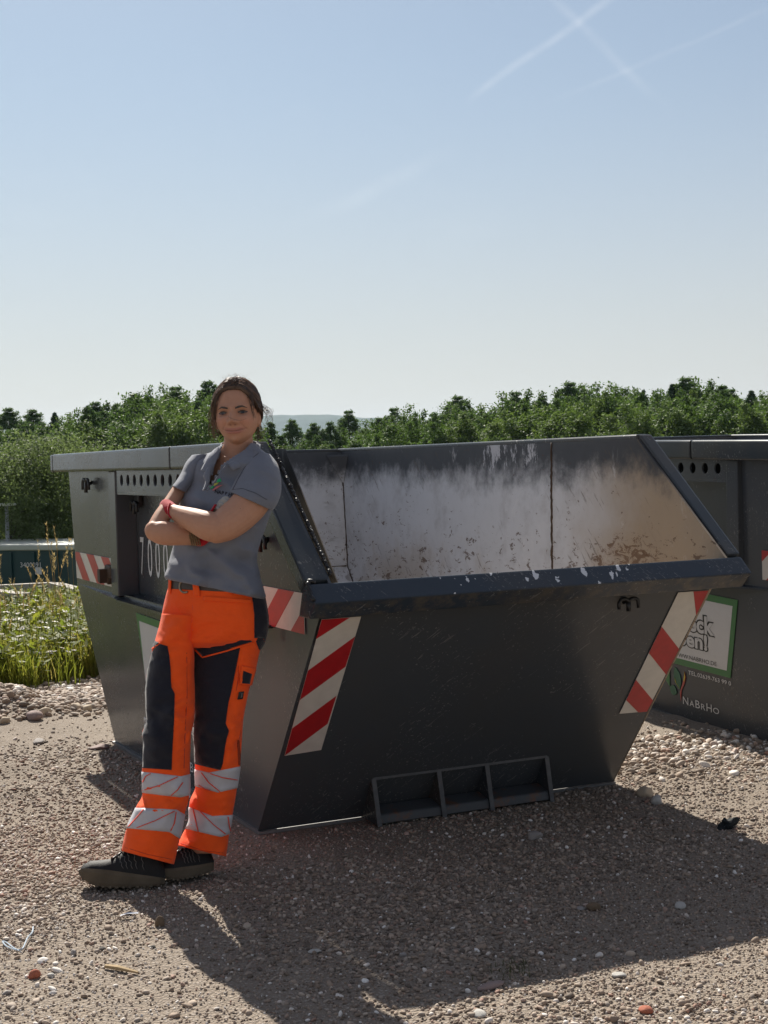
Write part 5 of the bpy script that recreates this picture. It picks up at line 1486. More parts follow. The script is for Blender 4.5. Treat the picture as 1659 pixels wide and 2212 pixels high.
# ---- safety shoes
def shoe(x0, y0, dep, k, mirror, toe_up, name="safety_shoe"):
    """profile pixels relative to the heel bottom; long axis to the picture's left"""
    o = thing(name, None, None)
    return o
def build_shoe(pts_top, pts_mid, pts_bot, dep0, dep1, hw, tilt=0.0):
    """pts_*: polylines toe -> heel for the upper ridge, the top of the sole, the bottom of the sole; depth toe -> heel"""
    n = 40
    T_, M_, B_ = resamp(pts_top, n), resamp(pts_mid, n), resamp(pts_bot, n)
    s = np.linspace(0, 1, n)
    dep = dep0 + (dep1 - dep0) * s
    wid = hw * np.interp(s, [0, .04, .12, .3, .55, .8, .95, 1], [.18, .55, .85, 1.0, .86, .74, .66, .35])
    V, F = [], []
    na = 17
    for i_ in range(n):       # upper: half ellipse over the sole line
        for a in np.linspace(0, np.pi, na):
            c, h = math.cos(a), math.sin(a) ** 0.8
            xx = M_[i_, 0] * (1 - h) + T_[i_, 0] * h; yy = M_[i_, 1] * (1 - h) + T_[i_, 1] * h
            V.append(PXL(xx, yy + 1.5, dep[i_] + c * wid[i_] * (1 - 0.35 * h)))
    F = gridfaces(n, na).tolist()
    # close the heel and toe
    F.append(tuple(range(na))); F.append(tuple(range((n - 1) * na, n * na))[::-1])
    up = mesh("safety_shoe", V, F, M_SHOE, person, True)
    V, F = [], []
    prof = [(-1.02, 0), (-1.10, .25), (-1.08, .8), (-0.98, 1), (0.98, 1), (1.08, .8), (1.10, .25), (1.02, 0)]
    for i_ in range(n):
        for c, h in prof:
            V.append(PXL(M_[i_, 0] * (1 - h) + B_[i_, 0] * h, M_[i_, 1] * (1 - h) + B_[i_, 1] * h, dep[i_] + c * wid[i_] * 1.02))
    m_ = len(prof)
    for i_ in range(n - 1):
        for a in range(m_):
            a2 = (a + 1) % m_
            F.append((i_ * m_ + a, i_ * m_ + a2, (i_ + 1) * m_ + a2, (i_ + 1) * m_ + a))
    F.append(tuple(range(m_))[::-1]); F.append(tuple(range((n - 1) * m_, n * m_)))
    so = mesh("sole", V, F, M_SOLE, up, False); so.matrix_parent_inverse = Matrix.Identity(4)
    # tread lugs
    V, F = [], []
    for i_ in range(3, n - 2, 3):
        p0 = PXL(B_[i_, 0], B_[i_, 1] - 1, dep[i_] - wid[i_] * 1.05); p1 = PXL(B_[i_, 0], B_[i_, 1] - 1, dep[i_] + wid[i_] * 0.9)
        tube(V, F, [p0, p1], 0.006, 6)
    tr = mesh("tread_lugs", V, F, M_SOLE, up, False); tr.matrix_parent_inverse = Matrix.Identity(4)
    # stitched stripes on the quarter and laces
    V, F = [], []
    for f0 in (.50, .55, .61, .67, .74):
        i_ = int(f0 * n)
        P = []
        for a in np.linspace(rad(172), rad(112), 9):
            c, h = math.cos(a), math.sin(a) ** 0.8
            sh_ = (a - rad(172)) / rad(60) * 6.0
            j_ = min(n - 1, max(0, int(i_ + sh_ * .5)))
            P.append(PXL(M_[j_, 0] * (1 - h) + T_[j_, 0] * h, M_[j_, 1] * (1 - h) + T_[j_, 1] * h + 1.5, dep[j_] + c * wid[j_] * (1 - .35 * h) - .003))
        tube(V, F, P, 0.0013, 5)
    s_ = mesh("stitching", V, F, M_STITCH, up, True); s_.matrix_parent_inverse = Matrix.Identity(4)
    V, F = [], []
    for f0 in (.36, .42, .48, .54):
        i_ = int(f0 * n)
        P = [PXL(M_[i_ + q, 0] * (1 - math.sin(a) ** .8) + T_[i_ + q, 0] * math.sin(a) ** .8, M_[i_ + q, 1] * (1 - math.sin(a) ** .8) + T_[i_ + q, 1] * math.sin(a) ** .8 - 1.0, dep[i_ + q] + math.cos(a) * wid[i_ + q] * .66) for q, a in enumerate(np.linspace(rad(125), rad(60), 4))]
        tube(V, F, P, 0.0035, 6)
    l_ = mesh("laces", V, F, M_INK, up, True); l_.matrix_parent_inverse = Matrix.Identity(4)
    return up
build_shoe([(171, 1880), (180, 1866), (196, 1858), (222, 1856), (246, 1853), (262, 1842), (280, 1836), (300, 1830), (330, 1832), (348, 1850), (356, 1872)],
           [(169, 1881), (176, 1876), (196, 1876), (232, 1879), (280, 1886), (330, 1893), (357, 1897)],
           [(171, 1890), (180, 1900), (200, 1912), (230, 1917), (280, 1917), (330, 1914), (356, 1910)], 4.885, 4.93, 0.049)
build_shoe([(338, 1876), (346, 1866), (356, 1856), (378, 1842), (398, 1832), (420, 1828), (440, 1828), (455, 1838), (462, 1856)],
           [(336, 1878), (348, 1876), (372, 1876), (400, 1872), (430, 1868), (463, 1862)],
           [(338, 1888), (350, 1897), (380, 1901), (410, 1896), (440, 1889), (462, 1880)], 4.955, 5.055, 0.046)
link = _link
# ------------------------------------------------------------------ vegetation
def leaf_mat(name, ca, cb, trans=0.27, rough=0.55):
    mt = bpy.data.materials.new(name); mt.use_nodes = True
    nt = mt.node_tree; nt.nodes.clear()
    at = nd(nt, 'ShaderNodeAttribute'); at.attribute_name = 'tint'
    oi = nd(nt, 'ShaderNodeObjectInfo')
    f = mth(nt, 'ADD', mth(nt, 'MULTIPLY', at.outputs['Fac'], 0.8), mth(nt, 'MULTIPLY', oi.outputs['Random'], 0.25), clamp=True)
    c = mix(nt, f, ca, cb)
    d = nd(nt, 'ShaderNodeBsdfPrincipled'); put(nt, d.inputs['Base Color'], c); d.inputs['Roughness'].default_value = rough
    d.inputs['Specular IOR Level'].default_value = 0.06
    t = nd(nt, 'ShaderNodeBsdfTranslucent'); put(nt, t.inputs['Color'], mix(nt, 0.5, c, (cb[0] * 1.5, cb[1] * 1.7, cb[2] * 0.8)))
    m_ = nd(nt, 'ShaderNodeMixShader'); m_.inputs[0].default_value = trans
    nt.links.new(d.outputs[0], m_.inputs[1]); nt.links.new(t.outputs[0], m_.inputs[2])
    o = nd(nt, 'ShaderNodeOutputMaterial'); nt.links.new(m_.outputs[0], o.inputs['Surface'])
    return mt
M_LEAF = {'broad': leaf_mat("broad_leaves", (0.046, 0.088, 0.030), (0.130, 0.195, 0.058)),
          'light': leaf_mat("light_leaves", (0.066, 0.115, 0.036), (0.160, 0.215, 0.070)),
          'pine': leaf_mat("pine_needles", (0.050, 0.098, 0.042), (0.130, 0.195, 0.070), 0.25),
          'spruce': leaf_mat("spruce_needles", (0.040, 0.080, 0.044), (0.095, 0.150, 0.066), 0.15),
          'willow': leaf_mat("willow_leaves", (0.045, 0.072, 0.026), (0.150, 0.185, 0.095), 0.4)}
M_BARK = plain("bark", (0.055, 0.042, 0.032), 0.9, 0.2, 0, 0.4, 6.0)
def quads_mesh(name, C, U, W, tint, mat, shape='leaf'):
    """small leaf faces: centre C, half axes U and W"""
    n = len(C)
    V = np.stack([C - U, C + W * 0.9 - U * 0.1, C + U, C - W * 0.9 - U * 0.1], 1).reshape(-1, 3)
    me = bpy.data.meshes.new(name)
    me.vertices.add(len(V)); me.vertices.foreach_set('co', V.astype(np.float32).ravel())
    me.loops.add(len(V)); me.loops.foreach_set('vertex_index', np.arange(len(V), dtype=np.int32))
    me.polygons.add(n); me.polygons.foreach_set('loop_start', np.arange(0, 4 * n, 4, dtype=np.int32))
    me.update(calc_edges=True)
    me.materials.append(mat)
    vattr(me, 'tint', np.repeat(tint, 4))
    return me
def tree_meshes(kind, seed, H, Rw):
    """crown and trunk of one tree, foot at the origin"""
    r = np.random.RandomState(seed)
    clumps = []
    if kind == 'willow':
        lobes = [(r.normal(0, .30, 2) * Rw, r.uniform(.42, .95) * H, r.uniform(.30, .52) * Rw) for _ in range(11)] + [(np.zeros(2), .6 * H, .62 * Rw)]
        for q in range(420):
            c, z, R_ = lobes[r.randint(len(lobes))]
            d = r.normal(size=3); d /= np.linalg.norm(d)
            p = np.array([c[0], c[1], z]) + d * R_ * r.uniform(.72, 1.08) * np.array([1, 1, 1.2])
            p[2] = min(p[2], H * r.uniform(0.97, 1.03))
            if p[2] < .02 * H: continue
            clumps.append((p, r.uniform(.45, .95) * Rw * 0.17, d))
    elif kind in ('broad', 'light'):
        # leaders of uneven height, each with its own narrow rounded head of sprays
        heads = [(np.array([r.normal(0, .36), r.normal(0, .36)]) * Rw, H * r.uniform(.62, .93), Rw * r.uniform(.26, .42)) for _ in range(9)] + [(np.zeros(2), .955 * H, Rw * .34)]
        for c, zt_, R_ in heads:
            for q in range(34):
                t = r.uniform(0, 1) ** .8                         # 0 at the tip
                z = zt_ - t * H * .42
                a = r.uniform(0, 6.28); rr_ = R_ * (.10 + 1.35 * t ** .6) * r.uniform(.55, 1.1)
                p = np.array([c[0] + rr_ * math.cos(a), c[1] + rr_ * math.sin(a), z + r.normal(0, .012) * H])
                clumps.append((p, Rw * (.055 + .10 * t) * r.uniform(.7, 1.25), np.array([math.cos(a) * .6, math.sin(a) * .6, .7 - .5 * t])))
            clumps.append((np.array([c[0], c[1], zt_ + .01 * H]), Rw * .045, np.array([0, 0, 1.0])))
    elif kind == 'pine':
        for q in range(260):
            t = r.uniform(.2, 1)
            tier = min(.995, round(t * 15) / 15 + r.normal(0, .028))
            a = r.uniform(0, 6.28) + tier * 9; R_ = Rw * max(0, 1.02 - tier) ** .65 * r.uniform(.1, 1.05) ** .6
            clumps.append((np.array([R_ * math.cos(a), R_ * math.sin(a), tier * H]), Rw * (.022 + .15 * (1 - tier)) * r.uniform(.7, 1.3), np.array([math.cos(a) * .3, math.sin(a) * .3, .9])))
    else:
        for q in range(420):
            t = r.uniform(.05, 1) ** .8
            tooth = (t * 13) % 1.0
            a = r.uniform(0, 6.28); R_ = Rw * (1.0 - t) ** .9 * (.55 + .5 * (1 - tooth)) * r.uniform(.25, 1.05) ** .5
            clumps.append((np.array([R_ * math.cos(a), R_ * math.sin(a), t * H - .12 * R_]), Rw * (.012 + .075 * (1 - t)), np.array([math.cos(a) * .6, math.sin(a) * .6, .4])))
    C, U, W, T = [], [], [], []
    per = {'broad': 80, 'light': 80, 'willow': 60, 'pine': 70, 'spruce': 44}[kind]
    ls = {'broad': .110, 'light': .108, 'willow': .038, 'pine': .12, 'spruce': .105}[kind]
    for p, s, d in clumps:
        k = per
        off = r.normal(size=(k, 3)) * s * (np.array([.62, .62, .7]) if kind == 'willow' else np.array([1.15, 1.15, .62]) if kind == 'pine' else np.array([1.2, 1.2, 1.0]) if kind != 'spruce' else np.array([1.0, 1.0, .8]))
        c = p + off
        nrm = r.normal(size=(k, 3)) * .8 + d * .9 + np.array([0, 0, .5])
        nrm /= np.linalg.norm(nrm, axis=1)[:, None]
        u = np.cross(nrm, r.normal(size=(k, 3))); u /= np.linalg.norm(u, axis=1)[:, None]
        w = np.cross(nrm, u)
        sz = ls * r.uniform(.6, 1.4, (k, 1)) * (H / 10 if kind != 'willow' else 1)
        C.append(c); U.append(u * sz); W.append(w * sz * (.55 if kind not in ('pine', 'spruce') else .32)); 
        T.append(np.clip(r.uniform(.1, .8) + r.normal(0, .15, k), 0, 1))
    me = quads_mesh("crown", np.vstack(C), np.vstack(U), np.vstack(W), np.concatenate(T), M_LEAF[kind])
    V, F = [], []
    top = H * (.95 if kind in ('pine', 'spruce') else .72)
    pts = [np.array([r.normal(0, .012) * H * t, r.normal(0, .012) * H * t, top * t]) for t in np.linspace(0, 1, 7)]
    tube(V, F, pts, list(np.linspace(.018 * H, .004 * H, 7)), 7)
    for q in range(9 if kind not in ('spruce',) else 0):
        p, s, d = clumps[r.randint(len(clumps))]
        t = np.clip(p[2] / top - .25, .15, .9); b0 = pts[int(t * 6)]
        tube(V, F, [b0, (b0 + p) / 2 + np.array([0, 0, -.02 * H]), p], [.007 * H, .005 * H, .002 * H], 5)
    tm = bpy.data.meshes.new("trunk"); tm.from_pydata([tuple(v) for v in V], [], F); tm.materials.append(M_BARK); tm.update()
    return me, tm
TREES = {}
for kd_, sd_, hh, ww in (('broad', 1, 10, 3.4), ('broad', 2, 10, 3.0), ('broad', 3, 10, 3.8), ('light', 4, 10, 3.2), ('light', 5, 10, 3.6), ('pine', 6, 10, 3.9), ('pine', 7, 10, 3.4), ('spruce', 8, 10, 4.0), ('spruce', 9, 10, 3.5)):
    TREES.setdefault(kd_, []).append(tree_meshes(kd_, sd_, hh, ww))
_tr = np.random.RandomState(12)
def ground_z(x, y): return float(terrain(np.array([x]), np.array([y]))[0])
def plant(kind, px, ytop, dep, name, label, group, wide=1.0, var=None):
    """tree whose top is seen at (px, ytop) from the yard, standing dep metres off"""
    top = PXL(px, ytop - (0 if kind == 'spruce' or 555 < px < 800 else 8) + (6 if 555 < px < 745 else 0), dep)
    gz = ground_z(top[0], top[1])
    h = (top[2] - gz) * (1.0 if kind == 'spruce' else 1.05)
    cm, tm = TREES[kind][(var if var is not None else _tr.randint(9)) % len(TREES[kind])]
    o = thing(name, label, 'tree', (top[0], top[1], gz), (0, 0, _tr.uniform(0, 6.28)), group)
    s = h / 10.0
    o.scale = (s * wide * .92, s * wide * .92, s)
    for nm, me in (("crown", cm), ("trunk", tm)):
        c = link(nm, me, o)
    return o
G1 = "trees of the wood behind the skips"
NM = {'broad': ("broadleaf_tree", "dark green leafy tree in the wood beyond the yard"), 'light': ("broadleaf_tree", "lighter green leafy tree at the front of the wood"), 'pine': ("pine_tree", "loose layered pine in the tree line behind the skips"), 'spruce': ("spruce_tree", "pointed dark conifer rising from the tree line")}
special = {}
rows = [
 # picture left, behind the far end of the skip
 ('pine', 20, 905, 78, 1.0), ('spruce', 118, 893, 80, 1.1), ('pine', 72, 908, 82, 1), ('broad', 46, 926, 70, 1), ('broad', 150, 912, 72, 1.1), ('spruce', 190, 878, 78, 1.15), ('pine', 208, 893, 74, 1.0),
 ('broad', 232, 886, 70, 1.0), ('pine', 285, 884, 72, 1.1), ('broad', 260, 900, 66, 1.1), ('broad', 322, 856, 70, 1.0), ('broad', 352, 850, 74, .9), ('pine', 378, 862, 72, 1.0), ('broad', 402, 868, 68, 1.1), ('broad', 300, 876, 75, 1),
 ('broad', 432, 866, 66, 1.0), ('pine', 452, 850, 75, 1.0), ('light', 395, 896, 60, 1.2), ('light', 440, 898, 58, 1.2), ('light', 345, 915, 58, 1.2), ('broad', 300, 925, 60, 1.2), ('broad', 250, 930, 58, 1.2), ('light', 190, 935, 58, 1.2), ('broad', 140, 940, 58, 1.2), ('broad', 90, 940, 60, 1.2), ('broad', 30, 945, 60, 1.2), ('broad', -20, 930, 64, 1.2), ('pine', -40, 910, 74, 1), ('broad', 480, 885, 66, 1.1),
 # between head and skip interior: thin pines with gaps
 ('pine', 583, 920, 70, .8), ('pine', 632, 915, 72, .85), ('pine', 678, 922, 70, .8), ('pine', 712, 920, 70, .8), ('pine', 604, 948, 66, .9), ('broad', 655, 950, 64, .9), ('broad', 740, 925, 70, .8), ('pine', 752, 902, 74, .9), ('broad', 790, 918, 68, 1), ('pine', 820, 925, 70, .9),
 ('broad', 560, 935, 66, 1), ('light', 610, 965, 58, 1.2), ('light', 700, 962, 60, 1.2), ('broad', 770, 950, 60, 1.2), ('pine', 850, 905, 70, .9), ('broad', 885, 893, 68, .9), ('broad', 915, 905, 64, .9), ('broad', 840, 935, 60, 1.1), ('broad', 940, 910, 60, 1.1),
 ('broad', 968, 886, 70, .9), ('pine', 990, 880, 72, 1), ('broad', 1010, 882, 68, .9), ('broad', 1040, 893, 64, 1), ('light', 1000, 915, 60, 1.1), ('broad', 1085, 868, 66, 1), ('pine', 1115, 872, 68, 1), ('broad', 1140, 862, 66, 1), ('light', 1090, 905, 58, 1.2), ('broad', 1170, 866, 64, 1), ('light', 1180, 895, 58, 1.2),
 ('broad', 1205, 858, 66, 1), ('pine', 1232, 852, 68, 1), ('broad', 1262, 852, 66, 1), ('broad', 1290, 848, 68, 1), ('light', 1250, 890, 56, 1.2), ('broad', 1330, 855, 62, 1), ('broad', 1320, 846, 70, 1), ('light', 1350, 890, 56, 1.2), ('spruce', 1390, 844, 70, 1.0), ('broad', 1372, 860, 64, 1), ('broad', 1420, 862, 62, 1), ('light', 1440, 885, 58, 1.1),
 ('spruce', 1453, 832, 70, 1.3), ('broad', 1500, 836, 72, 1.0), ('broad', 1535, 840, 70, 1.0), ('pine', 1482, 842, 70, 1), ('broad', 1480, 872, 58, 1.2), ('broad', 1545, 868, 58, 1.2), ('pine', 1575, 866, 68, 1), ('pine', 1560, 858, 70, .9), ('broad', 1590, 880, 60, 1.1), ('spruce', 1623, 846, 64, 1.2), ('light', 1610, 895, 56, 1.1), ('spruce', 1664, 848, 66, 1.1), ('broad', 1655, 882, 58, 1.1), ('broad', 1700, 860, 62, 1.2), ('broad', 1760, 850, 66, 1.2), ('broad', 1740, 890, 56, 1.2),
]
LABX = {(1453, 832): "tallest pointed spruce in the wood above the right end of the skip", (1623, 846): "dense dark conifer on the skyline above the second skip", (1390, 844): "small dark round topped conifer on the skyline above the lip end of the skip",
        (190, 878): "drooping pointed conifer on the skyline above the left end of the skip", (118, 893): "thin pointed conifer left of the drooping one on the skyline", (352, 850): "tall leafy tree standing highest left of the worker's head", (632, 915): "thin layered pine with sky gaps just right of the worker's head", (752, 902): "dark pine sticking up in front of the hazy blue hill",
        (1500, 836): "open crowned leafy tree beside the tallest spruce"}
# the closed wood between the trees that stick out
sky_x = np.array([-60, 60, 110, 150, 190, 240, 300, 350, 400, 455, 500, 560, 590, 620, 640, 680, 710, 735, 760, 800, 840, 890, 930, 970, 1030, 1080, 1130, 1200, 1260, 1330, 1400, 1450, 1500, 1550, 1600, 1640, 1800])
sky_y = np.array([925, 925, 915, 905, 893, 895, 880, 862, 868, 862, 890, 935, 942, 930, 940, 930, 938, 925, 918, 920, 915, 897, 912, 890, 890, 880, 868, 864, 855, 855, 862, 850, 842, 850, 868, 862, 855])
fr_n = np.random.RandomState(31)
for px in np.arange(-50, 1790, 17):
    thin = 555 < px < 745
    y0 = np.interp(px, sky_x, sky_y)
    rows.append((('pine' if thin else fr_n.choice(['broad', 'broad', 'pine', 'light'])), px + fr_n.uniform(-6, 6), y0 + fr_n.uniform(2, 30) + (16 if thin else 0), fr_n.uniform(61, 72), .8))
def where(px):
    for lim, w in ((60, "at the left picture edge"), (200, "over the left skip end"), (330, "over the left skip rim"), (480, "just left of the worker's head"), (600, "just right of the worker's head"), (760, "before the hazy hills"), (900, "right of the hazy hills"), (1060, "over the skip's middle"), (1200, "left of the weld seam"), (1300, "right of the weld seam"), (1400, "over the skip's upper corner"), (1500, "over the gap between skips"), (1600, "over the second skip"), (9999, "at the right picture edge")):
        if px < lim: return w
todo = []
for kd_, px, yt, dep, wd in rows:
    lab = LABX.get((px, yt))
    y0 = np.interp(px, sky_x, sky_y)
    tier = "on the skyline" if yt < y0 + 8 else ("low in the wood" if yt > y0 + 22 else "inside the wood")
    lab = lab or {'broad': "dark leafy tree", 'light': "paler leafy tree", 'pine': "loose layered pine", 'spruce': "pointed conifer"}[kd_] + " " + tier + " " + where(px)
    todo.append([kd_, px, yt, dep, wd, lab])
ORD = ["leftmost", "second from left", "third from left", "fourth from left", "fifth from left", "sixth from left", "seventh from left", "eighth from left", "ninth from left"]
for lab in sorted(set(t[5] for t in todo)):
    same = sorted([t for t in todo if t[5] == lab], key=lambda t: t[1])
    if len(same) > 1:
        for k_, t in enumerate(same): t[5] = ORD[min(k_, 8)] + " " + lab
for kd_, px, yt, dep, wd, lab in todo:
    plant(kd_, px, yt, dep, NM[kd_][0], lab, {'broad': "dark leafy trees of the wood", 'light': "lighter leafy trees of the wood", 'pine': "pines of the wood", 'spruce': "conifers of the wood"}[kd_], wd)
# a pale willow thicket at the left
wm = [tree_meshes('willow', 21, 2.6, 2.3), tree_meshes('willow', 22, 2.8, 2.2)]
for k_, (px, yt, dep, hh, lb) in enumerate(((20, 992, 33, 1, "pale green willow bush cut off by the left edge behind the green container"), (92, 974, 34, 1, "tall pale green willow bush right behind the left skip corner"), (165, 985, 36, 1, "pale green willow bush mostly hidden behind the skip"))):
    top = PXL(px, yt, dep); gz = PXL(px, 1190, dep)[2] - 0.3
    o = thing("willow_bush", lb, 'bush', (top[0], top[1], gz), (0, 0, k_ * 2.1), "willow bushes at the left")
    s = (top[2] - gz) / 2.7
    o.scale = (s * 0.9, s * 0.9, s)
    cm, tm = wm[k_ % 2]
    link("crown", cm, o); link("trunk", tm, o)
# dark leafy trees filling behind the willows
for px, yt, dep in ((40, 1040, 37), (110, 1035, 37.5), (175, 1030, 38)):
    plant('broad', px, yt, dep, "broadleaf_tree", ["dark leafy bush under the lamp head behind the container", "dark leafy bush under the tall willow behind the container", "dark leafy bush beside the skip corner behind the container"][(px - 40) // 60], "dark bushes behind the green container", 1.5, 1)

# ------------------------------------------------------------------ green container and lamp beyond the grass
M_CONT = plain("dark_green_container_paint", (0.010, 0.050, 0.052), 0.45, 0.5, 0, 0.25, 3)
M_CAP = plain("pale_container_rim", (0.50, 0.52, 0.46), 0.6, 0.4, 0, 0.1, 4)
cb = PXL(148, 1176, 30.0); ca_ = PXL(-260, 1198, 31.5)
cdir = Vector((ca_[0] - cb[0], ca_[1] - cb[1], 0)); cl = cdir.length; cdir.normalize()
cont = thing("green_container", "long dark green steel container with pale rim lying beyond the flowering grass", "container", (cb[0], cb[1], -1.25), (0, 0, math.atan2(cdir.y, cdir.x)))
zt = cb[2] + 1.25
bm = bmesh.new(); box(bm, (0, 0.0, 0), (cl, -2.2, zt - 0.12)); bm_obj("container_body", bm, M_CONT, cont)
bm = bmesh.new(); box(bm, (-0.08, 0.06, zt - 0.12), (cl, -2.26, zt)); bevel(bm, 0.02); bm_obj("container_rim", bm, M_CAP, cont)
for k_ in range(int(cl / 0.55)):
    bm = bmesh.new(); box(bm, (0.25 + 0.55 * k_, 0.0, 0.1), (0.31 + 0.55 * k_, 0.05, zt - 0.16)); bm_obj("container_rib", bm, M_CONT, cont)
# +y of the container faces the yard
def cont_text(name, s, x, z, h, mat):
    cu = bpy.data.curves.new(name, 'FONT'); cu.body = s; cu.size = h; cu.resolution_u = 2
    tmp = bpy.data.objects.new("t", cu); COL.objects.link(tmp)
    me_ = bpy.data.meshes.new_from_object(tmp.evaluated_get(bpy.context.evaluated_depsgraph_get())); bpy.data.objects.remove(tmp)
    me_.materials.clear(); me_.materials.append(mat); me_.name = name
    o = link(name, me_, cont); o.location = (x, 0.056, z); o.rotation_euler = (rad(90), 0, rad(180)); return o
sgn = -1
u30 = 30.0 / FPX
cont_text("container_number", "3400091", (148 - 29) * u30 * 1.0, zt - 0.47, 0.15, M_LETTER)
bm = bmesh.new(); box(bm, ((148 - 83) * u30, 0.052, zt - 0.62), ((148 - 67) * u30, 0.058, zt - 0.47)); bm_obj("paper_notice", bm, M_LETTER, cont)
lp0, lp1 = PXL(14, 1185, 32), PXL(14, 1093, 32)
lamp = thing("street_lamp", "slim grey lamp post with flat head rising behind the green container", "street lamp", (lp1[0], lp1[1], -2.2))
M_GALV = plain("galvanised_steel", (0.30, 0.31, 0.31), 0.5, 0.5, 0.4, 0.1)
V, F = [], []
tube(V, F, [(0, 0, 0), (0, 0, 1.5), (0, 0, lp1[2] + 2.2)], [.06, .05, .04], 10); mesh("pole", V, F, M_GALV, lamp, True)
bm = bmesh.new(); box(bm, (-.20, -.10, lp1[2] + 2.2), (.20, .10, lp1[2] + 2.26)); bevel(bm, .02); bm_obj("lamp_head", bm, M_CAP, lamp)
# kerb stones at the far edge of the grass
M_KERB = plain("pale_concrete", (0.36, 0.33, 0.29), 0.85, 0.3, 0, 0.2, 10)
def kerb(a, b, n, nm="kerb_stone"):
    k0 = _link("kerb", None); tag(k0, kind='structure')
    A, B = Vector(PXL(*a)), Vector(PXL(*b))
    for i_ in range(n):
        p = A.lerp(B, i_ / n); q = A.lerp(B, (i_ + .97) / n)
        d_ = (q - p).normalized(); nrm_ = Vector((-d_.y, d_.x, 0)).normalized()
        bm = bmesh.new(); prism(bm, [p, q, q + nrm_ * .14, p + nrm_ * .14], (0, 0, -1.3)); bm_obj(nm, bm, M_KERB, k0)
kerb((-120, 1270, 17.5), (106, 1259, 17), 6); kerb((106, 1259, 17), (236, 1294, 13.5), 4); kerb((-60, 1272, 14), (40, 1283, 13), 2)

# ------------------------------------------------------------------ grass and flowers
def hidden_collection(name, objs):
    c = bpy.data.collections.new(name)
    for o in objs: c.objects.link(o)
    return c
def blade_tuft(seed, n, h, spread, wid, bend):
    r = np.random.RandomState(seed); V, F = [], []
    for q in range(n):
        a = r.uniform(0, 6.28); x0, y0 = r.normal(0, spread, 2); hh = h * r.uniform(.45, 1.1); b = bend * hh * r.uniform(.2, 1)
        dx, dy = math.cos(a), math.sin(a); wx, wy = -dy * wid, dx * wid
        base = len(V)
        for t, w in ((0, 1), (.5, .8), (.85, .45)):
            c = np.array([x0 + dx * b * t * t, y0 + dy * b * t * t, hh * t])
            V += [c - np.array([wx, wy, 0]) * w, c + np.array([wx, wy, 0]) * w]
        V.append(np.array([x0 + dx * b, y0 + dy * b, hh]))
        F += [(base, base + 1, base + 3, base + 2), (base + 2, base + 3, base + 5, base + 4), (base + 4, base + 5, base + 6)]
    return V, F
def weed(seed):
    """leafy stem"""
    r = np.random.RandomState(seed); V, F = [], []
    hh = r.uniform(.24, .36)
    tube(V, F, [(0, 0, 0), (r.normal(0, .02), r.normal(0, .02), hh)], [.004, .002], 4, False)
    for q in range(16):
        z = hh * r.uniform(.15, 1); a = r.uniform(0, 6.28); L = r.uniform(.04, .09)
        d = np.array([math.cos(a), math.sin(a), r.uniform(-.1, .7)]); w = np.array([-math.sin(a), math.cos(a), 0]) * L * .22
        b = len(V); p = np.array([0, 0, z])
        V += [p, p + d * L * .5 + w, p + d * L, p + d * L * .5 - w]; F.append((b, b + 1, b + 2, b + 3))
    return V, F
def stalk(seed):
    r = np.random.RandomState(seed); V, F = [], []
    hh = r.uniform(.5, .85); lean = r.normal(0, .08, 2)
    pts = [(lean[0] * t * t, lean[1] * t * t, hh * t) for t in (0, .4, .8, 1)]
    tube(V, F, pts, [.002, .0016, .0012, .001], 4, False)
    for q in range(26):
        t = r.uniform(.76, 1); a = r.uniform(0, 6.28); p = np.array([lean[0] * t * t, lean[1] * t * t, hh * t]); d = np.array([math.cos(a), math.sin(a), 1.2]) * .022
        w = np.array([-math.sin(a), math.cos(a), 0]) * .004; b = len(V)
        V += [p - w, p + w, p + d]; F.append((b, b + 1, b + 2))
    return V, F
def inst_mat(name, stops, trans=0.4, rough=0.6, attr='tint'):
    mt = bpy.data.materials.new(name); mt.use_nodes = True
    nt = mt.node_tree; nt.nodes.clear()
    at = nd(nt, 'ShaderNodeAttribute'); at.attribute_name = attr; at.attribute_type = 'INSTANCER'
    cr = nd(nt, 'ShaderNodeValToRGB'); cr.color_ramp.interpolation = 'LINEAR'
    e = cr.color_ramp.elements
    while len(e) < len(stops): e.new(.5)
    for el, (p, c) in zip(e, stops): el.position = p; el.color = (*c, 1)
    put(nt, cr.inputs[0], at.outputs['Fac'])
    d = nd(nt, 'ShaderNodeBsdfPrincipled'); d.inputs['Roughness'].default_value = rough; d.inputs['Specular IOR Level'].default_value = 0.3
    col = cr.outputs[0]
    if trans == 0:
        tc = nd(nt, 'ShaderNodeTexCoord')
        n = noi(nt, tc.outputs['Object'], 1.6, 5.0, 0.7)
        col = mix(nt, mth(nt, 'MULTIPLY', step(nt, n, .35, .75), .40), col, (0.29, 0.23, 0.17))
    put(nt, d.inputs['Base Color'], col)
    o = nd(nt, 'ShaderNodeOutputMaterial')
    if trans:
        t = nd(nt, 'ShaderNodeBsdfTranslucent'); put(nt, t.inputs['Color'], col)
        m_ = nd(nt, 'ShaderNodeMixShader'); m_.inputs[0].default_value = trans
        nt.links.new(d.outputs[0], m_.inputs[1]); nt.links.new(t.outputs[0], m_.inputs[2]); nt.links.new(m_.outputs[0], o.inputs['Surface'])
    else:
        nt.links.new(d.outputs[0], o.inputs['Surface'])
    return mt
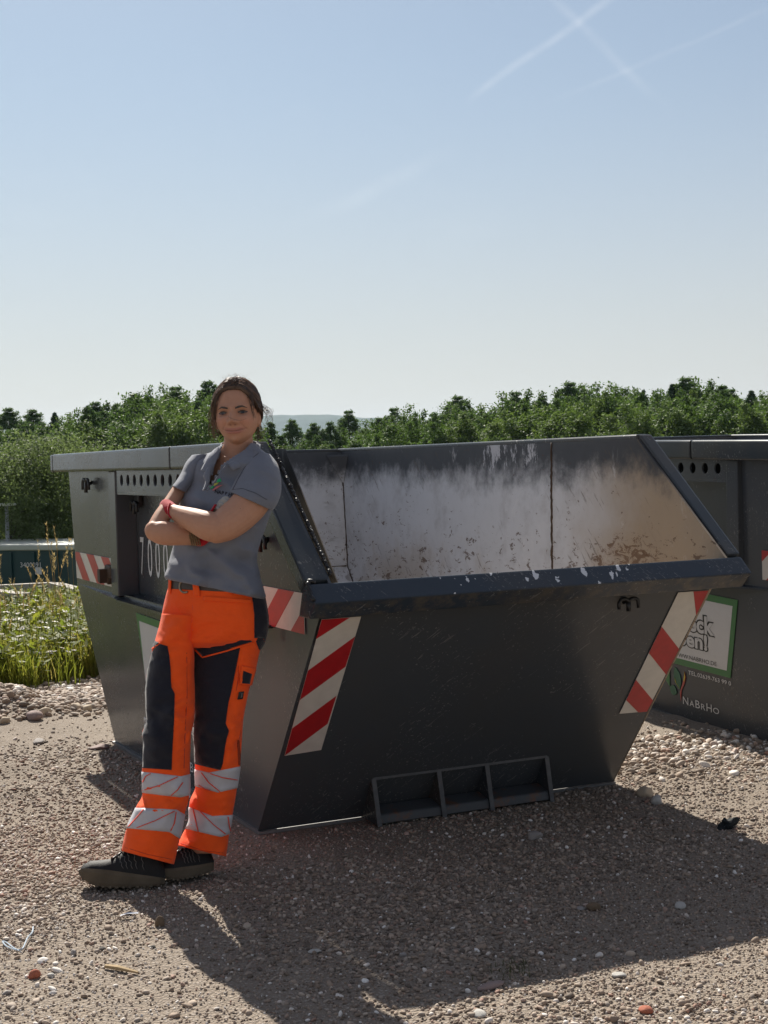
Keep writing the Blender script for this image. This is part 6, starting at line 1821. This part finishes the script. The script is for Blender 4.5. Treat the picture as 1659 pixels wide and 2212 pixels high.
def scatter(name, pts, rot, scale, tint, idx, protos):
    """one object: points carrying copies of the prototypes"""
    me = bpy.data.meshes.new(name)
    me.vertices.add(len(pts)); me.vertices.foreach_set('co', np.asarray(pts, np.float32).ravel())
    vattr(me, 'rot', rot, 'FLOAT_VECTOR'); vattr(me, 'scl', scale, 'FLOAT_VECTOR'); vattr(me, 'tint', tint); vattr(me, 'idx', idx, 'INT')
    o = _link(name, me)
    coll = hidden_collection(name + "_pieces", protos)
    ng = bpy.data.node_groups.new(name, 'GeometryNodeTree')
    ng.interface.new_socket('Geometry', in_out='INPUT', socket_type='NodeSocketGeometry')
    ng.interface.new_socket('Geometry', in_out='OUTPUT', socket_type='NodeSocketGeometry')
    gi = ng.nodes.new('NodeGroupInput'); go = ng.nodes.new('NodeGroupOutput')
    ci = ng.nodes.new('GeometryNodeCollectionInfo'); ci.inputs['Collection'].default_value = coll
    ci.inputs['Separate Children'].default_value = True; ci.inputs['Reset Children'].default_value = True
    ip = ng.nodes.new('GeometryNodeInstanceOnPoints'); ip.inputs['Pick Instance'].default_value = True
    def att(nm, ty):
        a = ng.nodes.new('GeometryNodeInputNamedAttribute'); a.data_type = ty; a.inputs['Name'].default_value = nm
        return a.outputs['Attribute']
    mp = ng.nodes.new('GeometryNodeMeshToPoints'); mp.inputs['Radius'].default_value = 0.001
    L = ng.links.new
    L(gi.outputs[0], mp.inputs[0]); L(mp.outputs[0], ip.inputs['Points']); L(ci.outputs[0], ip.inputs['Instance'])
    L(att('idx', 'INT'), ip.inputs['Instance Index']); 
    er = ng.nodes.new('FunctionNodeEulerToRotation'); L(att('rot', 'FLOAT_VECTOR'), er.inputs[0]); L(er.outputs[0], ip.inputs['Rotation'])
    L(att('scl', 'FLOAT_VECTOR'), ip.inputs['Scale']); L(ip.outputs[0], go.inputs[0])
    md = o.modifiers.new("scatter", 'NODES'); md.node_group = ng
    return tag(o, kind='stuff')
def proto(name, V, F, mat, smooth=False):
    me = bpy.data.meshes.new(name); me.from_pydata([tuple(v) for v in V], [], [tuple(f) for f in F]); me.materials.append(mat)
    if smooth: me.polygons.foreach_set('use_smooth', np.ones(len(me.polygons), dtype=bool))
    me.update(); return bpy.data.objects.new(name, me)
M_GRASS = inst_mat("meadow_grass", [(0, (0.105, 0.155, 0.016)), (.40, (0.245, 0.262, 0.032)), (.70, (0.36, 0.295, 0.08)), (1, (0.42, 0.31, 0.14))], 0.55)
protos = [proto("grass_%s" % "abcdef"[k_], *blade_tuft(40 + k_, 30, .25, .05, .0040, .6), M_GRASS) for k_ in range(4)]
protos += [proto("grass_g", *weed(60), M_GRASS), proto("grass_h", *weed(61), M_GRASS), proto("grass_i", *stalk(70), M_GRASS), proto("grass_j", *stalk(71), M_GRASS)]
gr = np.random.RandomState(5)
N = 21000
gy_ = 4.25 + 4.5 * gr.rand(N) ** 1.05
gx_ = -1.6 + (gy_ - 4.0) * 0.10 + gr.rand(N) * (3.2 + (gy_ - 4) * 0.18)
m_ = (gy_ > 4.40 + 0.55 * fbm(np.stack([gx_ * 2.2, 0 * gx_, 0 * gx_ + 9], -1), 3) + gr.normal(0, .10, N)) & ((gx_ < 1.2 + (gy_ - 4.2) * .2))
gx_, gy_ = gx_[m_], gy_[m_]; N = len(gx_)
pn = fbm(np.stack([gx_ * .8, gy_ * .8, 0 * gx_], -1), 3)
typ = gr.rand(N)
idx = np.where(typ < .74, gr.randint(0, 4, N), np.where(typ < .99, 4 + gr.randint(0, 2, N), 6 + gr.randint(0, 2, N)))
tint = np.clip(np.where(idx < 4, .42 + .55 * pn + gr.normal(0, .17, N), np.where(idx < 6, .22 + gr.normal(0, .12, N), .95)), 0, 1)
sc_ = gr.uniform(.6, 1.15, N) * (1 + .25 * pn)
scatter("meadow_grass", np.stack([gx_, gy_, terrain(gx_, gy_) - .01], -1), np.stack([gr.normal(0, .12, N), gr.normal(0, .12, N), gr.rand(N) * 6.28], -1), np.repeat(sc_[:, None], 3, 1), tint, idx, protos)
# ox-eye daisies
def daisy_mesh(seed):
    r = np.random.RandomState(seed); V, F, FM = [], [], []
    h = .34
    tube(V, F, [(0, 0, 0), (.01, .008, h * .6), (0, 0, h)], [.0022, .0018, .0015], 4, False); FM += [0] * len(F)
    for k_ in range(14):
        a = 2 * math.pi * k_ / 14; b = len(V); d = np.array([math.cos(a), math.sin(a), 0]); w = np.array([-math.sin(a), math.cos(a), 0]) * .0045
        z = np.array([0, 0, h]); V += [z + d * .006 - w * .5, z + d * .006 + w * .5, z + d * .024 + w + [0, 0, .002], z + d * .028 + [0, 0, .001], z + d * .024 - w + [0, 0, .002]]
        F.append((b, b + 1, b + 2, b + 3, b + 4)); FM.append(1)
    b = len(V); V += [np.array([.009 * math.cos(a), .009 * math.sin(a), h + .002]) for a in np.linspace(0, 5.5, 8)]; V.append(np.array([0, 0, h + .007]))
    for k_ in range(8): F.append((b + k_, b + (k_ + 1) % 8, b + 8)); FM.append(2)
    me = bpy.data.meshes.new("daisy"); me.from_pydata([tuple(v) for v in V], [], F)
    for m2 in (plain("daisy_stem", (0.06, 0.10, 0.02)), M_PETAL, M_YOLK): me.materials.append(m2)
    me.polygons.foreach_set('material_index', np.array(FM, np.int32)); me.update()
    return me
M_PETAL = plain("daisy_petal", (0.75, 0.74, 0.70), 0.7); M_YOLK = plain("daisy_centre", (0.55, 0.36, 0.02), 0.7)
dm = daisy_mesh(1)
dspots = [(gr.uniform(-5, 205), y_) for y_ in list(gr.uniform(1300, 1355, 60)) + list(gr.uniform(1280, 1480, 80))]
for px, py in dspots:
    # flower head seen at (px, py); find where its foot stands
    for dep in np.linspace(9.8, 14.5, 60):
        p = PXL(px, py, dep)
        if p[2] - ground_z(p[0], p[1]) < .33: break
    if p[1] < 4.5: continue
    o = _link("daisy", dm); gz = ground_z(p[0], p[1])
    s = float(np.clip((p[2] - gz) / .34, .6, 1.6)); o.location = (p[0], p[1], gz); w_ = gr.uniform(.5, .85); o.scale = (w_, w_, s); o.rotation_euler = (gr.normal(0, .2), gr.normal(-.1, .2), gr.rand() * 6)
    tag(o, "white daisy with yellow centre standing in the meadow grass", "daisy", "daisies in the meadow grass")
# ------------------------------------------------------------------ gravel
def rock_mesh(seed, sub, squash, rough=.18, name="stone"):
    r = np.random.RandomState(seed)
    bm = bmesh.new(); bmesh.ops.create_icosphere(bm, subdivisions=sub, radius=1.0)
    V = np.array([tuple(v.co) for v in bm.verts]); F = [tuple(v.index for v in f.verts) for f in bm.faces]; bm.free()
    # a few random cuts make flats and edges
    for q in range(r.randint(3, 7)):
        n = r.normal(size=3); n /= np.linalg.norm(n); d = r.uniform(.55, .85)
        k = V @ n; V = V - np.maximum(k - d, 0)[:, None] * n * .9
    V = V * (1 + rough * fbm(V * 1.3 + seed * 7.7, 3)[:, None])
    return V * np.array([1, r.uniform(.6, .9), squash * r.uniform(.8, 1.1)]), F
M_STONE = inst_mat("gravel_stones", [(0, (0.098, 0.077, 0.063)), (0.18, (0.218, 0.162, 0.122)), (0.38, (0.342, 0.257, 0.193)), (0.55, (0.286, 0.243, 0.207)), (0.72, (0.476, 0.383, 0.303)), (0.8, (0.311, 0.169, 0.126)), (0.83, (0.684, 0.61, 0.542)), (1, (0.835, 0.795, 0.74))], 0, 0.75)
st_protos = [proto("stone_" + "abcdefgh"[k_], *rock_mesh(100 + k_, 2, .62), M_STONE, True) for k_ in range(8)]
sm_protos = [proto("grit_" + "abcdef"[k_], *rock_mesh(200 + k_, 1, .7), M_STONE, False) for k_ in range(6)]
gr = np.random.RandomState(8)
def under_skip(x, y):
    return (x > -0.03) & (x < WB + .03) & (y > -0.04) & (y < LB + .05)
def place(n, box_, dens):
    x0, x1, y0, y1 = box_
    x = gr.uniform(x0, x1, n); y = gr.uniform(y0, y1, n)
    rel = np.stack([x - CAM[0], y - CAM[1], 0 * x - CAM[2]], -1)
    dep = rel @ FW; px = PW / 2 + FPX * (rel @ RT) / np.maximum(dep, .1); py = PH / 2 - FPX * (rel @ UP) / np.maximum(dep, .1)
    inview = (dep > 1) & (px > -260) & (px < PW + 260) & (py < PH + 330)
    keep_ = inview & (gr.rand(n) < dens(x, y, dep)) & ~under_skip(x, y) & (y < 4.5)
    return x[keep_], y[keep_], dep[keep_]
# patches: pebbly here, sandy there
def patchy(x, y, s=1.1, o=0):
    return np.clip(.50 + 1.9 * fbm(np.stack([x * s, y * s, 0 * x + o], -1), 3), .08, 1)
qh = PXL(1420, 1690, 6.9)
def stones(name, n, box_, dens, lo, hi, power, protos, tmean, tsd, sink, flat=True):
    x, y, dep = place(n, box_, dens)
    k = len(x)
    s = lo + (hi - lo) * gr.rand(k) ** power
    z = terrain(x, y) + s * sink
    rot = np.stack([gr.normal(0, .35, k), gr.normal(0, .35, k), gr.rand(k) * 6.28], -1) if flat else gr.rand(k, 3) * 6.28
    pt = fbm(np.stack([x * .7, y * .7, 0 * x + 40], -1), 2)
    tint = np.clip(gr.beta(1.3, 1.5, k) * .95 + tmean + .25 * pt + (gr.rand(k) < .05) * .4, 0, 1)
    return scatter(name, np.stack([x, y, z], -1), rot, np.repeat(s[:, None], 3, 1) * gr.uniform(.75, 1.25, (k, 3)), tint, gr.randint(0, len(protos), k), protos)
near_box = (-5.5, 4.2, -3.2, 4.6)
stones("fine_grit", 600000, near_box, lambda x, y, d: np.clip((6.6 - d) / 2.0, .04, 1) * (.35 + .65 * patchy(x, y, 1.6, 3)), .0022, .0062, 1.3, sm_protos, -.03, .2, .25, False)
stones("gravel", 330000, near_box, lambda x, y, d: np.clip((9.5 - d) / 4.5, .12, 1) * patchy(x, y), .0042, .0115, 2.0, st_protos, .0, .2, .25)
stones("pebbles", 7500, near_box, lambda x, y, d: .5 * patchy(x, y, .9, 7), .010, .019, 2.6, st_protos, .02, .2, .2)
# coarser heap at the grass edge and the spill beside the right corner
stones("gravel_heap", 26000, (-2.2, 1.4, 3.0, 4.5), lambda x, y, d: np.exp(-((y - 3.75) / .45) ** 2), .009, .032, 2.4, st_protos, -.02, .2, .3)
def spill(x, y, d): return np.exp(-(((x - qh[0]) / .55) ** 2 + ((y - qh[1]) / .28) ** 2))
stones("gravel_spill", 9000, (qh[0] - 1.2, qh[0] + 1.2, qh[1] - .9, qh[1] + .9), spill, .008, .026, 2.0, st_protos, .08, .2, .3)
# ------------------------------------------------------------------ single stones and litter
def stone_mat(name, col): return plain(name, tuple(min(.8, x * 1.35) for x in col), 0.8, 0.3, 0, 0.35, 30, 0.5, 120)
M_S = {'grey': stone_mat("grey_stone", (0.22, 0.20, 0.185)), 'buff': stone_mat("buff_stone", (0.33, 0.27, 0.20)), 'pale': stone_mat("pale_stone", (0.33, 0.315, 0.29)), 'mauve': stone_mat("mauve_stone", (0.22, 0.165, 0.15)), 'dark': stone_mat("dark_stone", (0.075, 0.068, 0.06)), 'red': stone_mat("red_brick", (0.30, 0.10, 0.06)), 'clod': stone_mat("brown_clod", (0.12, 0.085, 0.055))}
def ground_pt(px, py):
    q = FW * FPX + RT * (px - PW / 2) - UP * (py - PH / 2)
    z = 0.0
    for _ in range(6):
        p = CAM + q * ((z - CAM[2]) / q[2]); z = ground_z(p[0], p[1])
    return p, float((p - CAM) @ FW)
def lone(name, px, py, wpx, col, label, cat, group=None, squash=.65, seed=0, hmul=1.0):
    p, d = ground_pt(px, py)
    s = wpx / 2 * d / FPX
    V, F = rock_mesh(300 + seed, 3, squash, .16)
    me = bpy.data.meshes.new(name); me.from_pydata([tuple(v) for v in V], [], F); me.materials.append(M_S[col])
    me.polygons.foreach_set('use_smooth', np.ones(len(me.polygons), dtype=bool)); me.update()
    o = _link(name, me); o.location = (p[0], p[1], ground_z(p[0], p[1]) + s * .32 * squash / .65); o.scale = (s, s, s * hmul); o.rotation_euler = (0.1, 0.1, seed * 1.7)
    return tag(o, label, cat, group)
GS = "single stones lying on the gravel"
L_ = [("stone", 8, 1544, 28, 'buff', "rounded buff stone at the left picture edge below the gravel heap", .75), ("stone", 75, 1553, 44, 'mauve', "large mauve brown stone left of a round buff one below the heap", .6), ("stone", 97, 1543, 30, 'buff', "round buff stone touching the mauve one below the heap", .8),
      ("stone", 163, 1534, 32, 'buff', "split angular buff stone, left of a pair below the heap", .85), ("stone", 190, 1536, 26, 'buff', "upright buff stone, right of the split pair below the heap", .95), ("stone", 252, 1524, 40, 'mauve', "flat long brown stone on the heap close to the skip corner", .45), ("stone", 226, 1513, 26, 'grey', "small grey stone above the flat one on the heap", .55),
      ("stone", 152, 1490, 24, 'pale', "pale rounded stone on the crest of the gravel heap", .6), ("stone", 365, 1524, 14, 'pale', "small white stone on the heap by the skip corner", .7),
      ("stone", 215, 1618, 44, 'mauve', "flat reddish stone in the wheel rut near the skip corner", .35), ("stone", 82, 1606, 40, 'grey', "flat grey stone in the wheel rut by the heap", .35),
      ("stone", 345, 2001, 22, 'clod', "upright brown clod on the sunlit gravel below the boots", 1.3), ("stone", 159, 2063, 20, 'grey', "round grey pebble alone on the sunny gravel below the front boot", .9), ("stone", 220, 2052, 20, 'dark', "dark flat stone right of the round grey pebble", .5), ("stone", 331, 2048, 14, 'dark', "small black stone below the brown clod", .6),
      ("brick_shard", 75, 2112, 28, 'red', "broken red brick piece on the gravel at the lower left", .9), ("stone", 110, 2110, 20, 'pale', "pale glassy stone just right of the red brick piece", .6), ("stone", 15, 2148, 22, 'grey', "pale grey stone near the lower left edge", .6),
      ("stone", 1283, 1966, 34, 'clod', "mossy brown clod lying in the middle of the shadow", .7), ("stone", 1255, 1965, 26, 'grey', "flat grey stone left of the mossy clod in the shadow", .4), ("stone", 680, 2058, 32, 'pale', "pale flat stone near the left border of the big shadow", .45), ("stone", 1470, 1960, 34, 'pale', "pale bluish stone in the shadow right of the mossy clod", .45),
      ("stone", 1338, 2110, 34, 'pale', "pale flat stone in the sun just past the shadow edge", .4), ("stone", 1395, 2187, 36, 'red', "brick red stone at the bottom right in the sun", .6), ("stone", 1060, 2133, 62, 'mauve', "long flat pinkish stone on the shadow edge at the bottom", .3), ("stone", 1035, 2193, 40, 'pale', "pale long stone in the sun at the bottom", .35),
      ("stone", 870, 2065, 20, 'grey', "grey stone in the shadow above a pale flat one", .5), ("stone", 1155, 1812, 44, 'grey', "large grey stone in the shadow before the pocket frame", .5), ("stone", 1420, 1735, 34, 'pale', "white stone of the spill beside the right corner of the skip", .7), ("stone", 1395, 1720, 40, 'buff', "largest buff stone of the spill beside the right corner", .7)]
for k_, (nm, px, py, w, c, lb, sq) in enumerate(L_):
    lone(nm, px, py, w, c, lb, "brick piece" if nm == "brick_shard" else "stone", GS if nm == "stone" else None, sq, k_)
# wood splinter
p, d = ground_pt(262, 2092 - 0); p0, d0 = ground_pt(228, 2085 + 8); p1, d1 = ground_pt(298, 2104 + 2)
V, F = [], []
a_, b_ = np.array([p0[0], p0[1], ground_z(p0[0], p0[1]) + .008]), np.array([p1[0], p1[1], ground_z(p1[0], p1[1]) + .007])
tube(V, F, [a_, a_ * .6 + b_ * .4 + [0, 0, .002], b_], [.006, .008, .004], 5)
tag(mesh("wood_splinter", V, F, plain("pale_wood", (0.40, 0.29, 0.16), 0.8, 0.3, 0, 0.2, 60)), "pale wood splinter lying on the gravel at the lower left", "wood splinter")
# looped string
pts = []
for px, py in ((82, 2010), (80, 2022), (70, 2034), (64, 2048), (58, 2058), (44, 2060), (24, 2052), (16, 2042), (24, 2044), (40, 2056), (52, 2062)):
    p, d = ground_pt(px - 10, py); pts.append((p[0], p[1], ground_z(p[0], p[1]) + .012))
V, F = [], []
tube(V, F, list(smoothpath(pts, 50)), .0022, 5)
tag(mesh("string", V, F, plain("blue_white_string", (0.42, 0.50, 0.58), 0.7)), "loop of pale blue string on the gravel at the lower left", "string")
# scrap of torn plastic near the boots
p, d = ground_pt(278, 1983)
bm = bmesh.new()
vs = [bm.verts.new((p[0] + a, p[1] + b, ground_z(p[0] + a, p[1] + b) + .012 + c)) for a, b, c in ((-.03, -.006, 0), (-.01, -.012, .006), (.03, -.005, 0), (.034, .006, .002), (.0, .008, .004), (-.024, .006, 0))]
bm.faces.new(vs)
tag(bm_obj("plastic_scrap", bm, plain("pale_plastic", (0.42, 0.45, 0.52), 0.4)), "torn pale plastic scrap on the sunny gravel under the boot", "plastic scrap")
# crumpled dark rag on the shadow edge at the right
p, d = ground_pt(1572, 1788)
V, F = rock_mesh(77, 4, .8, .2)
n_ = fbm(V * 2.6 + 3, 3)
V = V * (1 + .9 * n_)[:, None] * np.array([.042, .03, .034])
V = V + np.stack([.25 * V[:, 2], 0 * V[:, 2], 0 * V[:, 2]], -1)
rg = mesh("rag", V, F, plain("dark_rag_cloth", (0.012, 0.016, 0.018), 0.8, 0.3, 0, 0.5, 40), None, True)
rg.location = (p[0], p[1], ground_z(p[0], p[1]) + .016)
tag(rg, "crumpled black rag on the shadow edge at the right", "rag")
# tuft of moss-brown grass in the shadow
for k_, (px, py, lb) in enumerate(((1105, 2020 + 80, "small brown weed tuft in the shadow near the bottom"),)):
    p, d = ground_pt(px, py)
    V, F = blade_tuft(90 + k_, 60, .028, .035, .0014, 1.4)
    o = mesh("weed_tuft", V, F, plain("weed_green", (0.07, 0.075, 0.025), 0.8)); o.location = (p[0], p[1], ground_z(p[0], p[1]))
    tag(o, lb, "weed")

# ------------------------------------------------------------------ haze
HAZE = True
if HAZE:
    bm = bmesh.new(); box(bm, (-3600, -50, -120), (3600, 5600, 160))
    hz_ = bm_obj("haze", bm, None)
    mt = bpy.data.materials.new("air_haze"); mt.use_nodes = True
    nt = mt.node_tree; nt.nodes.clear()
    pv = nd(nt, 'ShaderNodeVolumePrincipled'); pv.inputs['Color'].default_value = (0.62, 0.80, 1.0, 1); pv.inputs['Density'].default_value = 0.00009
    pv.inputs['Anisotropy'].default_value = 0.3
    o = nd(nt, 'ShaderNodeOutputMaterial'); nt.links.new(pv.outputs[0], o.inputs['Volume'])
    hz_.data.materials.append(mt)
    tag(hz_, kind='stuff')
